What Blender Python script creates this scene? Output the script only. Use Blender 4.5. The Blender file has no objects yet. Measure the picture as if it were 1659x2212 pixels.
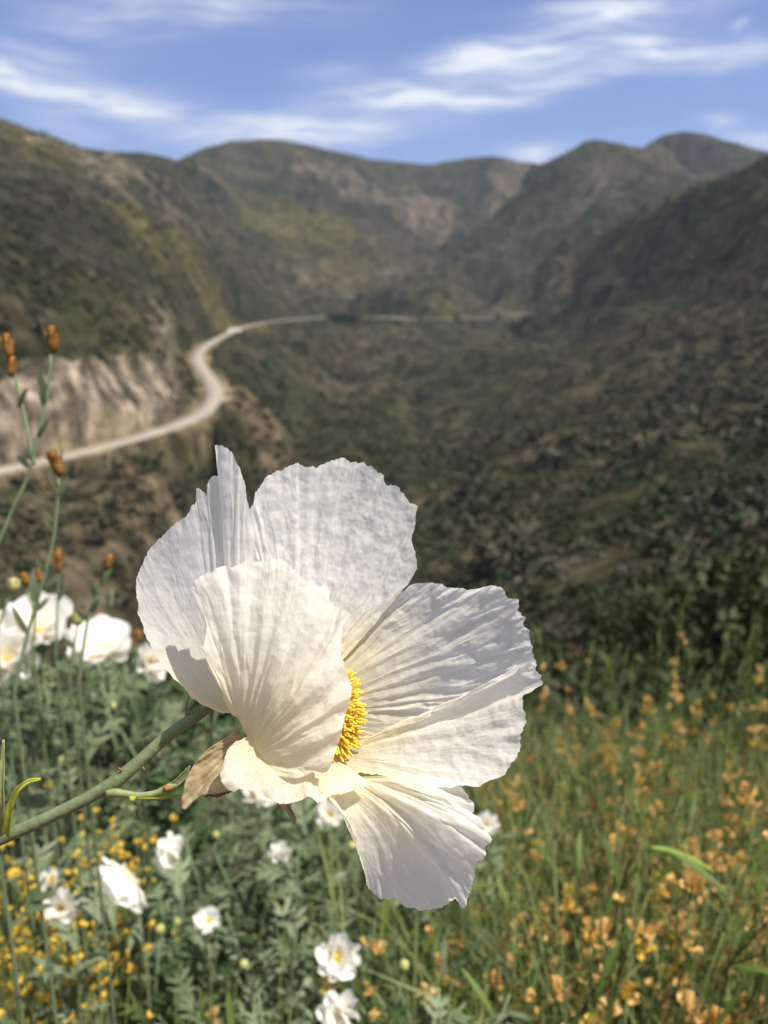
import bpy, math, random
import numpy as np
from mathutils import Vector, Matrix
R = math.radians
scene = bpy.context.scene
col = scene.collection
rng = np.random.RandomState(7)
random.seed(7)

# ------------------------------------------------------------------ camera geometry
PITCH = R(14.8); F = 1915.6; CU, CV = 829.5, 1106.0
CAM = np.array([0.0, 0.0, 1.5])
FW = np.array([0, math.cos(PITCH), -math.sin(PITCH)])
UP = np.array([0, math.sin(PITCH), math.cos(PITCH)])
RT = np.array([1.0, 0, 0])
def at(u, v, d):
    """point that stands d metres in front of the camera, seen at (u,v) of a 1659x2212 picture"""
    u = np.asarray(u, float); v = np.asarray(v, float); d = np.asarray(d, float)
    x = (u-CU)/F; y = (CV-v)/F
    return CAM + d[..., None]*(FW + x[..., None]*RT + y[..., None]*UP)
def azel(u, v):
    x = (u-CU)/F; y = (CV-v)/F
    dr = FW + x*RT + y*UP
    h = math.hypot(dr[0], dr[1])
    return math.atan2(dr[0], dr[1]), dr[2]/h

# ------------------------------------------------------------------ noise
_p = np.random.RandomState(3).permutation(256); _p = np.concatenate([_p, _p, _p])
_g = np.random.RandomState(4).uniform(0, 2*math.pi, 256); _gx, _gy = np.cos(_g), np.sin(_g)
def pn(x, y, s=0):
    x = np.asarray(x, float)+s*17.31; y = np.asarray(y, float)+s*7.77
    xi = np.floor(x).astype(int); yi = np.floor(y).astype(int)
    xf = x-xi; yf = y-yi; xi &= 255; yi &= 255
    f = lambda t: t*t*t*(t*(t*6-15)+10)
    u_, v_ = f(xf), f(yf)
    def gr(ix, iy, fx, fy):
        h = _p[_p[ix & 255]+(iy & 255)]
        return _gx[h]*fx+_gy[h]*fy
    a = gr(xi, yi, xf, yf); b = gr(xi+1, yi, xf-1, yf)
    c = gr(xi, yi+1, xf, yf-1); d = gr(xi+1, yi+1, xf-1, yf-1)
    return 1.5*((a*(1-u_)+b*u_)*(1-v_)+(c*(1-u_)+d*u_)*v_)
def fbm(x, y, n=4, s=0, g=.5):
    r = 0; a = 1; t = 0
    for i in range(n):
        r = r+a*pn(x*2**i, y*2**i, s+i); t += a; a *= g
    return r/t
def ridge(n): return 1-2*np.abs(n)

# ------------------------------------------------------------------ mesh helpers
class MB:
    def __init__(s): s.v = []; s.f = []; s.n = 0
    def add(s, v, f):
        v = np.asarray(v, float); s.v.append(v)
        s.f += [tuple(i+s.n for i in q) for q in f]; s.n += len(v)
    def tube(s, pts, rad, k=6, cap=True):
        pts = np.asarray(pts, float); m = len(pts)
        rad = np.full(m, rad) if np.isscalar(rad) else np.interp(np.linspace(0, 1, m), np.linspace(0, 1, len(rad)), rad)
        T = np.gradient(pts, axis=0); T /= np.linalg.norm(T, axis=1)[:, None]+1e-12
        ref = np.array([0.31, .22, .93]); 
        if abs(np.dot(ref, T[0])) > .9: ref = np.array([1., 0, 0])
        A = np.cross(T, ref); A /= np.linalg.norm(A, axis=1)[:, None]+1e-12
        B = np.cross(T, A)
        th = np.arange(k)*2*math.pi/k
        V = pts[:, None]+rad[:, None, None]*(np.cos(th)[None, :, None]*A[:, None]+np.sin(th)[None, :, None]*B[:, None])
        f = [(i*k+j, i*k+(j+1) % k, (i+1)*k+(j+1) % k, (i+1)*k+j) for i in range(m-1) for j in range(k)]
        if cap: f += [tuple(range(k))[::-1], tuple((m-1)*k+j for j in range(k))]
        s.add(V.reshape(-1, 3), f)
    def blade(s, p, d, nrm, L, w, bend=.3, seg=4, fold=.15):
        """leaf of length L starting at p along d; nrm is its face direction"""
        p = np.asarray(p, float); d = np.asarray(d, float); d = d/np.linalg.norm(d)
        sd = np.cross(d, nrm); sd /= np.linalg.norm(sd)+1e-9; n2 = np.cross(sd, d)
        V = []
        for i in range(seg+1):
            t = i/seg
            c = p+d*L*t*(1-.15*bend*t)-n2*L*bend*t*t
            ww = w*(math.sin(math.pi*min(1, .12+t*.88))**.8)*.5 if i < seg else 0.0005*w
            V += [c-sd*ww+n2*ww*fold, c, c+sd*ww+n2*ww*fold]
        f = []
        for i in range(seg):
            a = i*3
            f += [(a, a+1, a+4, a+3), (a+1, a+2, a+5, a+4)]
        s.add(V, f)
    def build(s, name, m, parent=None, smooth=True):
        me = bpy.data.meshes.new(name)
        me.from_pydata(np.concatenate(s.v).tolist() if s.v else [], [], s.f)
        me.materials.append(m)
        if smooth: me.shade_smooth()
        o = bpy.data.objects.new(name, me); col.objects.link(o)
        if parent is not None: o.parent = parent
        return o
def grid_obj(name, V, m, parent=None, attrs=None, wrap=False):
    """V: (a,b,3) grid as one mesh, built quickly"""
    a, b = V.shape[:2]
    idx = np.arange(a*b).reshape(a, b)
    q = np.stack([idx[:-1, :-1], idx[:-1, 1:], idx[1:, 1:], idx[1:, :-1]], -1).reshape(-1, 4)
    me = bpy.data.meshes.new(name)
    fast_mesh(me, V.reshape(-1, 3), q)
    me.materials.append(m); me.shade_smooth()
    for k, val in (attrs or {}).items(): set_attr(me, k, val)
    o = bpy.data.objects.new(name, me); col.objects.link(o)
    if parent is not None: o.parent = parent
    return o
def fast_mesh(me, V, q):
    k = q.shape[1]
    me.vertices.add(len(V)); me.vertices.foreach_set('co', np.ascontiguousarray(V, dtype=np.float32).ravel())
    me.loops.add(q.size); me.loops.foreach_set('vertex_index', q.astype(np.int32).ravel())
    me.polygons.add(len(q)); me.polygons.foreach_set('loop_start', (np.arange(len(q))*k).astype(np.int32))
    me.update(calc_edges=True)
def set_attr(me, k, val):
    val = np.asarray(val, dtype=np.float32)
    if val.ndim >= 2 and val.shape[-1] == 3:
        at_ = me.attributes.new(k, 'FLOAT_COLOR', 'POINT')
        at_.data.foreach_set('color', np.concatenate([val.reshape(-1, 3), np.ones((val.size//3, 1), np.float32)], 1).ravel())
    else:
        at_ = me.attributes.new(k, 'FLOAT', 'POINT'); at_.data.foreach_set('value', val.ravel())
def empty(name, loc=(0, 0, 0)):
    o = bpy.data.objects.new(name, None); o.location = loc; o.empty_display_size = .05; col.objects.link(o); return o
def tag(o, label=None, cat=None, group=None, kind=None):
    if label: o['label'] = label
    if cat: o['category'] = cat
    if group: o['group'] = group
    if kind: o['kind'] = kind
    return o
def copy_tree(o, parent=None):
    c = o.copy(); col.objects.link(c)
    if parent is not None: c.parent = parent
    for ch in KIDS.get(o.name, []): copy_tree(ch, c)
    return c
KIDS = {}
def kids_of(root):
    KIDS.clear()
    for o in bpy.data.objects:
        if o.parent: KIDS.setdefault(o.parent.name, []).append(o)

# ------------------------------------------------------------------ materials
def mat(name):
    m = bpy.data.materials.new(name); m.use_nodes = True
    nt = m.node_tree; nt.nodes.clear()
    out = nt.nodes.new('ShaderNodeOutputMaterial')
    return m, nt, out
def N(nt, t, **k):
    n = nt.nodes.new(t)
    for a, b in k.items():
        if a.startswith('i_'):
            key = a[2:].replace('_', ' ')
            n.inputs[key].default_value = b
        else: setattr(n, a, b)
    return n
def ramp(nt, stops, interp='LINEAR'):
    n = nt.nodes.new('ShaderNodeValToRGB'); cr = n.color_ramp; cr.interpolation = interp
    while len(cr.elements) < len(stops): cr.elements.new(.5)
    for e, (p, c) in zip(cr.elements, stops): e.position = p; e.color = (*c, 1) if len(c) == 3 else c
    return n
def leafmat(name, c1, c2, scale=60, trans=.35, rough=.5, spec=.3, bump=0):
    """thin plant tissue: mottled between two pigments, reflecting and letting light through"""
    m, nt, out = mat(name); L = nt.links.new
    tc = N(nt, 'ShaderNodeTexCoord'); no = N(nt, 'ShaderNodeTexNoise'); no.inputs['Scale'].default_value = scale; no.inputs['Detail'].default_value = 3
    L(tc.outputs['Object'], no.inputs['Vector'])
    oi = N(nt, 'ShaderNodeObjectInfo')
    ad = N(nt, 'ShaderNodeMath', operation='MULTIPLY_ADD'); L(oi.outputs['Random'], ad.inputs[0]); ad.inputs[1].default_value = .3; L(no.outputs['Fac'], ad.inputs[2])
    rp = ramp(nt, [(.35, c1), (.95, c2)]); L(ad.outputs[0], rp.inputs['Fac'])
    p = N(nt, 'ShaderNodeBsdfPrincipled'); L(rp.outputs['Color'], p.inputs['Base Color'])
    p.inputs['Roughness'].default_value = rough; p.inputs['Specular IOR Level'].default_value = spec
    if trans > 0:
        tr = N(nt, 'ShaderNodeBsdfTranslucent'); L(rp.outputs['Color'], tr.inputs['Color'])
        mx = N(nt, 'ShaderNodeMixShader'); mx.inputs['Fac'].default_value = trans
        L(p.outputs[0], mx.inputs[1]); L(tr.outputs[0], mx.inputs[2]); L(mx.outputs[0], out.inputs['Surface'])
    else: L(p.outputs[0], out.inputs['Surface'])
    if bump:
        bp = N(nt, 'ShaderNodeBump'); bp.inputs['Strength'].default_value = bump; bp.inputs['Distance'].default_value = .001
        L(no.outputs['Fac'], bp.inputs['Height']); L(bp.outputs[0], p.inputs['Normal'])
    return m

def petal_mat(name, white=(.965, .955, .915), cream=(.96, .86, .58), trans=.6):
    m, nt, out = mat(name); L = nt.links.new
    tc = N(nt, 'ShaderNodeTexCoord')
    a = N(nt, 'ShaderNodeAttribute', attribute_name='t')
    c = ramp(nt, [(0.0, cream), (.28, tuple(.6*x+.4*y for x, y in zip(white, cream))), (.6, white)]); L(a.outputs['Fac'], c.inputs['Fac'])
    # fine crinkles: veins that fan out from the base (attribute 'fan') and a crepe-paper grain
    f = N(nt, 'ShaderNodeAttribute', attribute_name='fan')
    n1 = N(nt, 'ShaderNodeTexNoise'); n1.inputs['Scale'].default_value = 1; n1.inputs['Detail'].default_value = 4; n1.inputs['Roughness'].default_value = .6
    L(f.outputs['Vector'], n1.inputs['Vector'])
    n2 = N(nt, 'ShaderNodeTexNoise'); n2.inputs['Scale'].default_value = 650; n2.inputs['Detail'].default_value = 3
    L(tc.outputs['Object'], n2.inputs['Vector'])
    ma = N(nt, 'ShaderNodeMath', operation='MULTIPLY_ADD'); L(n2.outputs['Fac'], ma.inputs[0]); ma.inputs[1].default_value = .05; L(n1.outputs['Fac'], ma.inputs[2])
    bp = N(nt, 'ShaderNodeBump'); bp.inputs['Strength'].default_value = .4; bp.inputs['Distance'].default_value = .0012; L(ma.outputs[0], bp.inputs['Height'])
    p = N(nt, 'ShaderNodeBsdfPrincipled'); p.inputs['Roughness'].default_value = .5; p.inputs['Specular IOR Level'].default_value = .25
    L(c.outputs['Color'], p.inputs['Base Color']); L(bp.outputs[0], p.inputs['Normal'])
    # tissue thickness varies a little, so does the light it lets through
    th = N(nt, 'ShaderNodeMapRange'); L(n1.outputs['Fac'], th.inputs['Value']); th.inputs['From Min'].default_value = .3; th.inputs['From Max'].default_value = .7
    th.inputs['To Min'].default_value = trans-.07; th.inputs['To Max'].default_value = trans+.07
    tr = N(nt, 'ShaderNodeBsdfTranslucent'); L(c.outputs['Color'], tr.inputs['Color']); L(bp.outputs[0], tr.inputs['Normal'])
    mx = N(nt, 'ShaderNodeMixShader'); L(th.outputs[0], mx.inputs['Fac']); L(p.outputs[0], mx.inputs[1]); L(tr.outputs[0], mx.inputs[2])
    L(mx.outputs[0], out.inputs['Surface'])
    return m

M = {}
M['petal'] = petal_mat('white_petal')
M['petal_far'] = petal_mat('white_petal_field', cream=(.9, .74, .42), trans=.45)
M['stamen'] = leafmat('yellow_stamen', (.93, .62, .05), (.97, .78, .14), 500, .25, .5)
M['stem'] = leafmat('glaucous_stem', (.135, .165, .08), (.21, .25, .135), 320, 0, .5, .3, .5)
M['node'] = leafmat('reddish_bract', (.28, .12, .03), (.4, .22, .06), 300, .2, .6)
M['bract'] = leafmat('pale_green_bract', (.28, .33, .13), (.45, .47, .24), 300, .3, .5)
M['ygreen'] = leafmat('yellow_green_shoot', (.42, .46, .05), (.55, .6, .1), 300, .3, .5)
M['sepal'] = leafmat('dry_sepal', (.36, .27, .15), (.56, .46, .29), 220, .35, .7, .2, .7)
M['sepal_edge'] = leafmat('dark_sepal_edge', (.12, .05, .02), (.2, .1, .05), 400, .1, .8)
M['sepal_pink'] = leafmat('pinkish_sepal', (.5, .38, .32), (.6, .5, .42), 220, .4, .7)

# ------------------------------------------------------------------ the main blossom
D0 = .33                         # metres from the lens to the heart of the flower
def zp(x, y, d):                 # flower sketch coordinates -> point; d = centimetres nearer than the heart
    return at(271.08+np.asarray(x, float)*.5556, 935.2+np.asarray(y, float)*.5556, D0-np.asarray(d, float)/100)
def catmull(P, n, closed=False):
    P = np.asarray(P, float)
    seg = np.linalg.norm(np.diff(P[:, :2], axis=0), axis=1)+20
    k = np.concatenate([[0], np.cumsum(seg)]); k /= k[-1]
    s = np.linspace(0, 1, n); i = np.clip(np.searchsorted(k, s, side='right')-1, 0, len(P)-2)
    t = ((s-k[i])/(k[i+1]-k[i]))[:, None]
    m = np.gradient(P, k, axis=0)*.8
    h = (k[i+1]-k[i])[:, None]
    return (2*t**3-3*t**2+1)*P[i]+(t**3-2*t**2+t)*h*m[i]+(-2*t**3+3*t**2)*P[i+1]+(t**3-t**2)*h*m[i+1]
def petal_surface(edge, b0, b1, bulge, seed, fold=1.0, crink=1.0, ns=420, nt_=200, ruff=1.0, pleat=None):
    """fan surface from a short base line to a traced rim; bulge = list of (s, dx, dy, dd) added half way"""
    E = catmull(edge, ns)
    s = np.linspace(0, 1, ns)
    L = np.linalg.norm(np.diff(E[:, :2], axis=0), axis=1).sum()*.5556/58/1.0      # rim length in cm
    arc = np.concatenate([[0], np.cumsum(np.linalg.norm(np.diff(E[:, :2], axis=0), axis=1))])*.5556/58
    B = np.asarray(b0, float)*(1-s[:, None])+np.asarray(b1, float)*s[:, None]
    bk = np.asarray(bulge, float)
    bl = np.stack([np.interp(s, bk[:, 0], bk[:, j]) for j in (1, 2, 3)], 1)
    Mi = .5*(B+E)+bl
    t = np.linspace(0, 1, nt_)[:, None, None]
    # frayed rim
    jag = 1+.012*pn(arc*2.2, arc*0, seed)+.008*pn(arc*6.5, arc*0, seed+1)+.004*pn(arc*16, arc*0, seed+2)
    T = t*(1+(jag[None, :, None]-1)*t**4)
    P = (1-T)**2*B+2*(1-T)*T*Mi+T**2*E
    W = zp(P[..., 0], P[..., 1], P[..., 2])
    tt = np.linspace(0, 1, nt_)[:, None]*np.ones((1, ns)); aa = arc[None, :]*np.ones((nt_, 1))
    # folds that fan out from the base, fading towards it
    w = aa+.35*pn(aa*.6, tt*2.5, seed+5)+.12*pn(aa*2, tt*6, seed+6)
    pl = 1.0 if pleat is None else np.interp(s, pleat[0], pleat[1])[None, :]
    f1 = ridge(pn(w*.75, tt*1.1, seed+7))
    f2 = ridge(pn(w*1.9, tt*2.2, seed+8))
    f3 = ridge(pn(w*4.2, tt*2.6, seed+9))
    patch = np.clip(.5+1.2*pn(aa*.5, tt*2.5, seed+12), .1, 1.3)
    R_ = np.linalg.norm(P-B[None], axis=2)*.5556/58                                  # radial distance in cm
    xx = P[..., 0]*.0096; yy = P[..., 1]*.0096
    c1 = fbm(xx*1.6, yy*1.6, 3, seed+14); c2 = ridge(pn(xx*4.5+c1, yy*4.5, seed+20))
    c3 = fbm(xx*9, yy*9, 2, seed+24)
    amp = np.minimum(1, R_/2.2)
    wv = ridge(pn(w*.8+5, tt*3.2+.3*w, seed+40)); dsp = fold*pl*(1.2*f1+.5*f2*patch+.12*f3*patch+.8*wv*patch)*amp + crink*(.75*c1+.05*c2*patch)*np.minimum(1, R_/1.2)
    rimw = np.clip((tt-.86)/.14, 0, 1)**2
    dsp = dsp+ruff*rimw*(1.1*pn(aa*1.7, tt*0, seed+30)+.6*pn(aa*4.5, tt*0, seed+31))
    du = np.gradient(W, axis=1); dv = np.gradient(W, axis=0)
    Nn = np.cross(du, dv); Nn /= np.linalg.norm(Nn, axis=2)[..., None]+1e-9
    Nn = Nn*.75 + 0
    sgn = np.sign((Nn*(CAM-W)).sum(2)); sgn[sgn == 0] = 1
    Nn = Nn*np.where(np.median(sgn) > 0, 1, -1)
    W = W+Nn*(dsp*.001)[..., None]
    fan = np.stack([w*4.5, R_*1.6, aa*0+seed], -1)
    return W, R_, fan
def petal(parent, layers, name='petal', label=None):
    Vs, Q, T_, Fn, n = [], [], [], [], 0
    for kw in layers:
        W, R_, fan = petal_surface(**kw)
        a, b = W.shape[:2]; idx = np.arange(a*b).reshape(a, b)+n
        Q.append(np.stack([idx[:-1, :-1], idx[:-1, 1:], idx[1:, 1:], idx[1:, :-1]], -1).reshape(-1, 4))
        Vs.append(W.reshape(-1, 3)); T_.append(np.clip(R_/6.5, 0, 1).ravel()); Fn.append(fan.reshape(-1, 3)); n += a*b
    me = bpy.data.meshes.new(name); o0 = np.array(parent.location)
    fast_mesh(me, np.concatenate(Vs)-o0, np.concatenate(Q))
    me.materials.append(M['petal']); me.shade_smooth()
    set_attr(me, 't', np.concatenate(T_))
    v = me.attributes.new('fan', 'FLOAT_VECTOR', 'POINT'); v.data.foreach_set('vector', np.concatenate(Fn).astype(np.float32).ravel())
    o = bpy.data.objects.new(name, me); col.objects.link(o); o.parent = parent
    if label: o['label'] = label
    return o
hero_at = zp(640, 1150, -.6)
hero = empty('poppy', tuple(hero_at))
tag(hero, 'large crinkled white poppy blossom in sharp focus on a slanting pale green stem', 'flower')
P1 = dict(edge=[(385,1088,-.5),(330,1072,-.3),(270,1035,-.1),(190,955,.2),(130,890,.4),(85,800,.6),(55,720,.7),(42,640,.8),(50,560,.8),(70,500,.8),(110,430,.7),(180,372,.6),(240,310,.5),(272,270,.4),(280,225,.5),(300,228,.4),(318,240,.3),(316,185,.5),(335,160,.4),(360,168,.3),(374,155,.35),(368,100,.6),(362,45,.9),(372,35,.95),(385,42,.9),(410,75,.7),(440,140,.5),(462,200,.3),(472,260,.2),(488,320,.1),(484,380,-.2),(475,440,-.5),(480,520,-.8),(470,640,-1)],
    b0=(400,1090,-.7), b1=(430,1090,-.9), bulge=[(0,0,0,-.2),(.15,-20,20,-.7),(.4,-30,10,-1.3),(.65,-10,0,-.9),(.8,5,0,.2),(1,0,0,-.2)], seed=11, fold=.55, crink=.6, pleat=([0,.35,.55,.62,.7,1],[.35,.4,.7,1.8,2.2,2.0]), ruff=.8)
P2 = dict(edge=[(465,760,-1.4),(470,620,-1.6),(478,500,-1.6),(475,400,-1.7),(486,290,-1.8),(520,210,-1.9),(572,150,-2.0),(610,143,-2.1),(640,135,-2.1),(662,122,-2.1),(680,132,-2.2),(720,132,-2.2),(762,128,-2.3),(800,112,-2.3),(850,103,-2.4),(920,118,-2.3),(960,135,-2.2),(995,160,-2.2),(1015,195,-2.1),(1055,212,-2),(1090,255,-1.9),(1133,290,-1.8),(1134,350,-1.7),(1118,420,-1.6),(1133,470,-1.4),(1136,520,-1.2),(1108,575,-1.1),(1060,620,-1.05),(1000,662,-1),(920,712,-1),(850,790,-1),(800,860,-1)],
    b0=(640,960,-1.0), b1=(760,1000,-1.0), bulge=[(0,0,0,-.1),(.3,-15,0,-.6),(.55,0,0,-.9),(.8,20,10,-.8),(1,0,0,-.2)], seed=23, fold=.75, crink=1.3, ruff=.8)
P3 = dict(edge=[(412,1095,.1),(385,1040,.4),(360,960,.8),(318,890,1.1),(298,835,1.2),(314,775,1.1),(300,700,1.0),(272,640,1.0),(257,597,1.0),(268,572,1.0),(300,550,.9),(340,545,.95),(360,530,.9),(395,518,.8),(420,516,.9),(500,503,.9),(580,497,.9),(630,509,1.0),(660,532,1.1),(680,556,1.1),(715,566,1.2),(750,592,1.2),(786,598,1.3),(790,650,1.4),(830,690,1.5),(850,750,1.8),(842,810,2.1),(843,870,2.3),(862,930,2.4),(878,990,2.5),(868,1060,2.6),(852,1120,2.6),(832,1200,2.6),(805,1270,2.5),(790,1302,2.4),(740,1312,2.3),(690,1335,2.3),(600,1340,2.1),(545,1338,1.8)],
    b0=(440,1110,.1), b1=(520,1290,1.0), bulge=[(0,0,0,0),(.2,15,0,.3),(.5,0,0,1.3),(.75,0,0,1.3),(1,-5,10,.3)], seed=37, fold=1.25, crink=.85, ruff=.7, pleat=([0,.25,.45,.8,1],[.5,.7,1.3,1.3,.8]))
P4 = dict(edge=[(846,800,-1.5),(900,738,-1.6),(1000,662,-1.6),(1060,615,-1.5),(1100,588,-1.4),(1180,581,-1.2),(1260,590,-.9),(1340,600,-.6),(1400,598,-.3),(1450,588,0),(1480,605,.1),(1495,635,.15),(1515,640,.2),(1540,652,.3),(1542,690,.35),(1558,715,.4),(1558,745,.45),(1575,770,.5),(1572,795,.5),(1592,825,.5),(1585,860,.45),(1600,900,.4),(1560,960,.1),(1450,1060,-.4),(1300,1140,-.7),(1100,1210,-1),(920,1210,-1.2)],
    b0=(850,830,-1.6), b1=(850,1180,-1.3), bulge=[(0,0,-10,-.3),(.25,0,-20,-1.0),(.6,0,-10,-1.7),(1,0,0,-.8)], seed=41, fold=1.15, crink=.9, pleat=([0,.5,.8,1],[1.2,1.25,.8,.5]), ruff=1)
P5 = dict(edge=[(905,1180,-1.1),(980,1168,-.9),(1060,1165,-.7),(1130,1145,-.5),(1190,1098,-.2),(1250,1060,.1),(1340,1000,.4),(1400,972,.6),(1460,950,.7),(1520,920,.8),(1560,882,.8),(1580,880,.7),(1590,905,.6),(1612,945,.5),(1616,985,.5),(1550,1028,.9),(1545,1070,1),(1558,1120,1.1),(1542,1180,1.3),(1530,1240,1.5),(1500,1300,1.8),(1430,1356,2),(1350,1372,2),(1260,1385,2),(1180,1375,1.8),(1080,1355,1.5),(1000,1330,1.2),(880,1325,.8),(790,1320,.3)],
    b0=(825,1220,-1.1), b1=(800,1290,-.5), bulge=[(0,0,10,-.1),(.3,15,12,-.6),(.6,0,0,-.7),(1,0,0,-.3)], seed=53, fold=.95, crink=1.1, ruff=1, pleat=([0,.3,.5,1],[1.2,1.3,.8,.6]))
P6a = dict(edge=[(470,1180,.6),(430,1200,.9),(398,1235,1.2),(380,1285,1.6),(369,1335,2.0),(380,1362,2.2),(396,1385,2.3),(430,1396,2.4),(480,1392,2.5),(520,1402,2.6),(560,1422,2.7),(590,1440,2.7),(630,1446,2.7),(680,1432,2.7),(715,1418,2.7),(740,1440,2.7),(765,1442,2.7),(785,1420,2.6),(850,1400,2.3),(950,1370,1.8)],
    b0=(520,1200,.2), b1=(800,1270,-.2), bulge=[(0,0,0,.1),(.3,0,-10,.7),(.6,0,-30,.9),(1,0,-30,.7)], seed=67, fold=.7, crink=1.1, ruff=2.2)
P6b = dict(edge=[(770,1405,2.5),(800,1432,2.5),(840,1480,2.6),(888,1550,2.5),(905,1640,2.2),(930,1720,1.3),(948,1775,.9),(985,1800,.6),(1060,1815,.3),(1100,1838,.2),(1150,1850,.1),(1190,1845,.1),(1230,1845,.1),(1275,1822,.2),(1290,1812,.3),(1320,1830,.4),(1330,1790,.5),(1350,1740,.8),(1358,1690,1.2),(1395,1645,1.4),(1392,1615,1.4),(1412,1590,1.5),(1385,1550,1.5),(1372,1510,1.5),(1342,1490,1.5),(1352,1452,1.5),(1325,1430,1.5),(1310,1392,1.4),(1280,1370,1.3),(1250,1362,1.2),(1200,1385,1.2),(1150,1372,1.1),(1050,1345,.9),(980,1340,.6)],
    b0=(700,1345,1.3), b1=(960,1335,.2), bulge=[(0,0,0,.6),(.2,30,-50,1.7),(.45,50,-90,2.6),(.7,30,-40,1.9),(1,0,0,.6)], seed=71, fold=.9, crink=.8, ruff=1.3, pleat=([0,.2,.42,.55,1],[.3,.3,.45,1.3,1.4]))
petal(hero, [P1], label='tall left petal with a pleated pointed tip')
petal(hero, [P2], label='rounded upper petal at the back')
petal(hero, [P3], label='front petal folded over the stamens')
petal(hero, [P4], label='deeply creased upper right petal')
petal(hero, [P5], label='cream based lower right petal')
petal(hero, [P6a, P6b], label='lowest petal, frilled in front and hanging down')

def hb(): return MB()
def hero_build(mb, name, m, parent=None):
    par = parent or hero
    o0 = np.array(hero.location)
    mb.v = [v-o0 for v in mb.v]
    return mb.build(name, m, par)
# stamens: a dense boss of filaments with club-shaped anthers
cst = zp(745, 1085, -.35)
axis = (RT*.92+(-FW)*.25+UP*.12); axis /= np.linalg.norm(axis)
ax1 = np.cross(axis, UP); ax1 /= np.linalg.norm(ax1); ax2 = np.cross(axis, ax1)
rs = np.random.RandomState(5); st = []
for k in range(950):
    th = rs.uniform(0, 2*math.pi); ph = math.acos(1-rs.uniform(0, 1)*1.15)
    d = axis*math.cos(ph)+math.sin(ph)*(math.cos(th)*ax1+math.sin(th)*ax2)
    ln = .0188*rs.uniform(.84, 1.05)*(1.08 if abs((d*UP).sum()) > .5 else 1)
    bend = rs.normal(0, .12, 3)
    p = [cst+d*ln*q+bend*ln*q*q*.5 for q in (.35, .6, .8)]
    dd = p[2]-p[1]; dd /= np.linalg.norm(dd); e = dd+rs.normal(0, .35, 3); e /= np.linalg.norm(e)
    tip = p[2]+e*.0032
    vis = (tip-cst)@RT
    st.append((vis, p, tip, e))
st.sort(key=lambda q: -q[0])
big = MB()
for k, (vis, p, tip, e) in enumerate(st):
    mb = MB() if k < 100 else big
    mb.tube(p, [.00012, .00018, .00016], 4)
    mb.tube([p[2]-e*.0006, p[2]+e*.0006, tip-e*.0004, tip], [.0002, .00046, .00046, .0002], 5)
    if k < 100: hero_build(mb, 'stamen', M['stamen'])
o = hero_build(big, 'stamens', M['stamen']); o['kind'] = 'stuff'
# receptacle where petals and stem meet
mb = MB(); mb.tube([zp(330,1040,-1.6), zp(370,1030,-1.5), zp(430,1040,-1.3), zp(520,1075,-1.0), zp(640,1090,-.8)], [.0029, .0034, .005, .007, .006], 16)
hero_build(mb, 'receptacle', M['stem'])
def sm(pts, n=40):
    P = np.array(pts, float); return catmull(P, n)
def pstem(pts, rad, k=14, n=50):
    P = sm(pts, n); return at(P[:, 0], P[:, 1], D0-P[:, 2]/100), rad
mb = MB(); W, rd = pstem([(-420,1990,-2),(-150,1880,-1),(0,1812,-.7),(100,1768,-.6),(200,1718,-.6),(250,1688,-.6),(300,1645,-.7),(360,1592,-.9),(410,1556,-1.2),(455,1526,-1.5),(490,1508,-1.7)], 0)
nn = len(W); rad = np.interp(np.linspace(0, 1, nn), [0, .35, .6, .68, .74, 1], [.0028, .0026, .00235, .0028, .0024, .0022])
mb.tube(W, rad, 18)
stem = hero_build(mb, 'stem', M['stem'])
mb = MB(); W, _ = pstem([(235,1712,-.5),(262,1714,-.3),(300,1719,-.1),(340,1713,0),(372,1698,.1),(392,1688,.1)], 0)
mb.tube(W, [.0021, .0014, .00125, .0013, .0016, .0009], 10); hero_build(mb, 'side_shoot', M['bract'], stem)
def flat_leaf(mid, wid, name, m, par, curl=.3, th=None):
    """ribbon with thickness along mid (u,v,d), widths in px"""
    P = sm(mid, 24); W = at(P[:, 0], P[:, 1], D0-P[:, 2]/100)
    w = np.interp(np.linspace(0, 1, 24), np.linspace(0, 1, len(wid)), wid)/F*D0*.5
    T = np.gradient(W, axis=0); T /= np.linalg.norm(T, axis=1)[:, None]
    S = np.cross(T, -FW); S /= np.linalg.norm(S, axis=1)[:, None]
    c = np.linspace(-1, 1, 9)
    V = W[:, None]+S[:, None]*(c[None, :, None]*w[:, None, None])+(-FW)[None, None]*(curl*(c**2)[None, :, None]*w[:, None, None])
    V = V+(rs.normal(0, .0001, V.shape[:2]+(1,)))*FW
    mb = MB(); a, b = V.shape[:2]
    mb.add(V.reshape(-1, 3), [(i*b+j, i*b+j+1, (i+1)*b+j+1, (i+1)*b+j) for i in range(a-1) for j in range(b-1)])
    o = hero_build(mb, name, m, par)
    md = o.modifiers.new('thickness', 'SOLIDIFY'); md.thickness = th or .0004
    return o
flat_leaf([(350,1708,0),(378,1694,.2),(398,1675,.3),(410,1656,.4)], [6, 15, 14, 3], 'bract', M['bract'], stem)
mb = MB(); W, _ = pstem([(245,1716,-.5),(275,1722,-.2),(310,1724,0),(350,1722,0),(395,1717,-.2)], 0)
mb.tube(W, [.0009, .0007, .0006, .0008, .0003], 8); hero_build(mb, 'side_shoot', M['ygreen'], stem)
mb = MB(); W, _ = pstem([(280,1722,-.1),(286,1726,.05),(292,1722,.1)], 0); mb.tube(W, [.0004, .0012, .0003], 8); hero_build(mb, 'bud_scale', M['ygreen'], stem)
mb = MB(); W, _ = pstem([(352,1707,.1),(360,1703,.2),(370,1703,.2)], 0); mb.tube(W, [.0004, .0014, .0005], 8); hero_build(mb, 'bud_scale', M['node'], stem)
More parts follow.
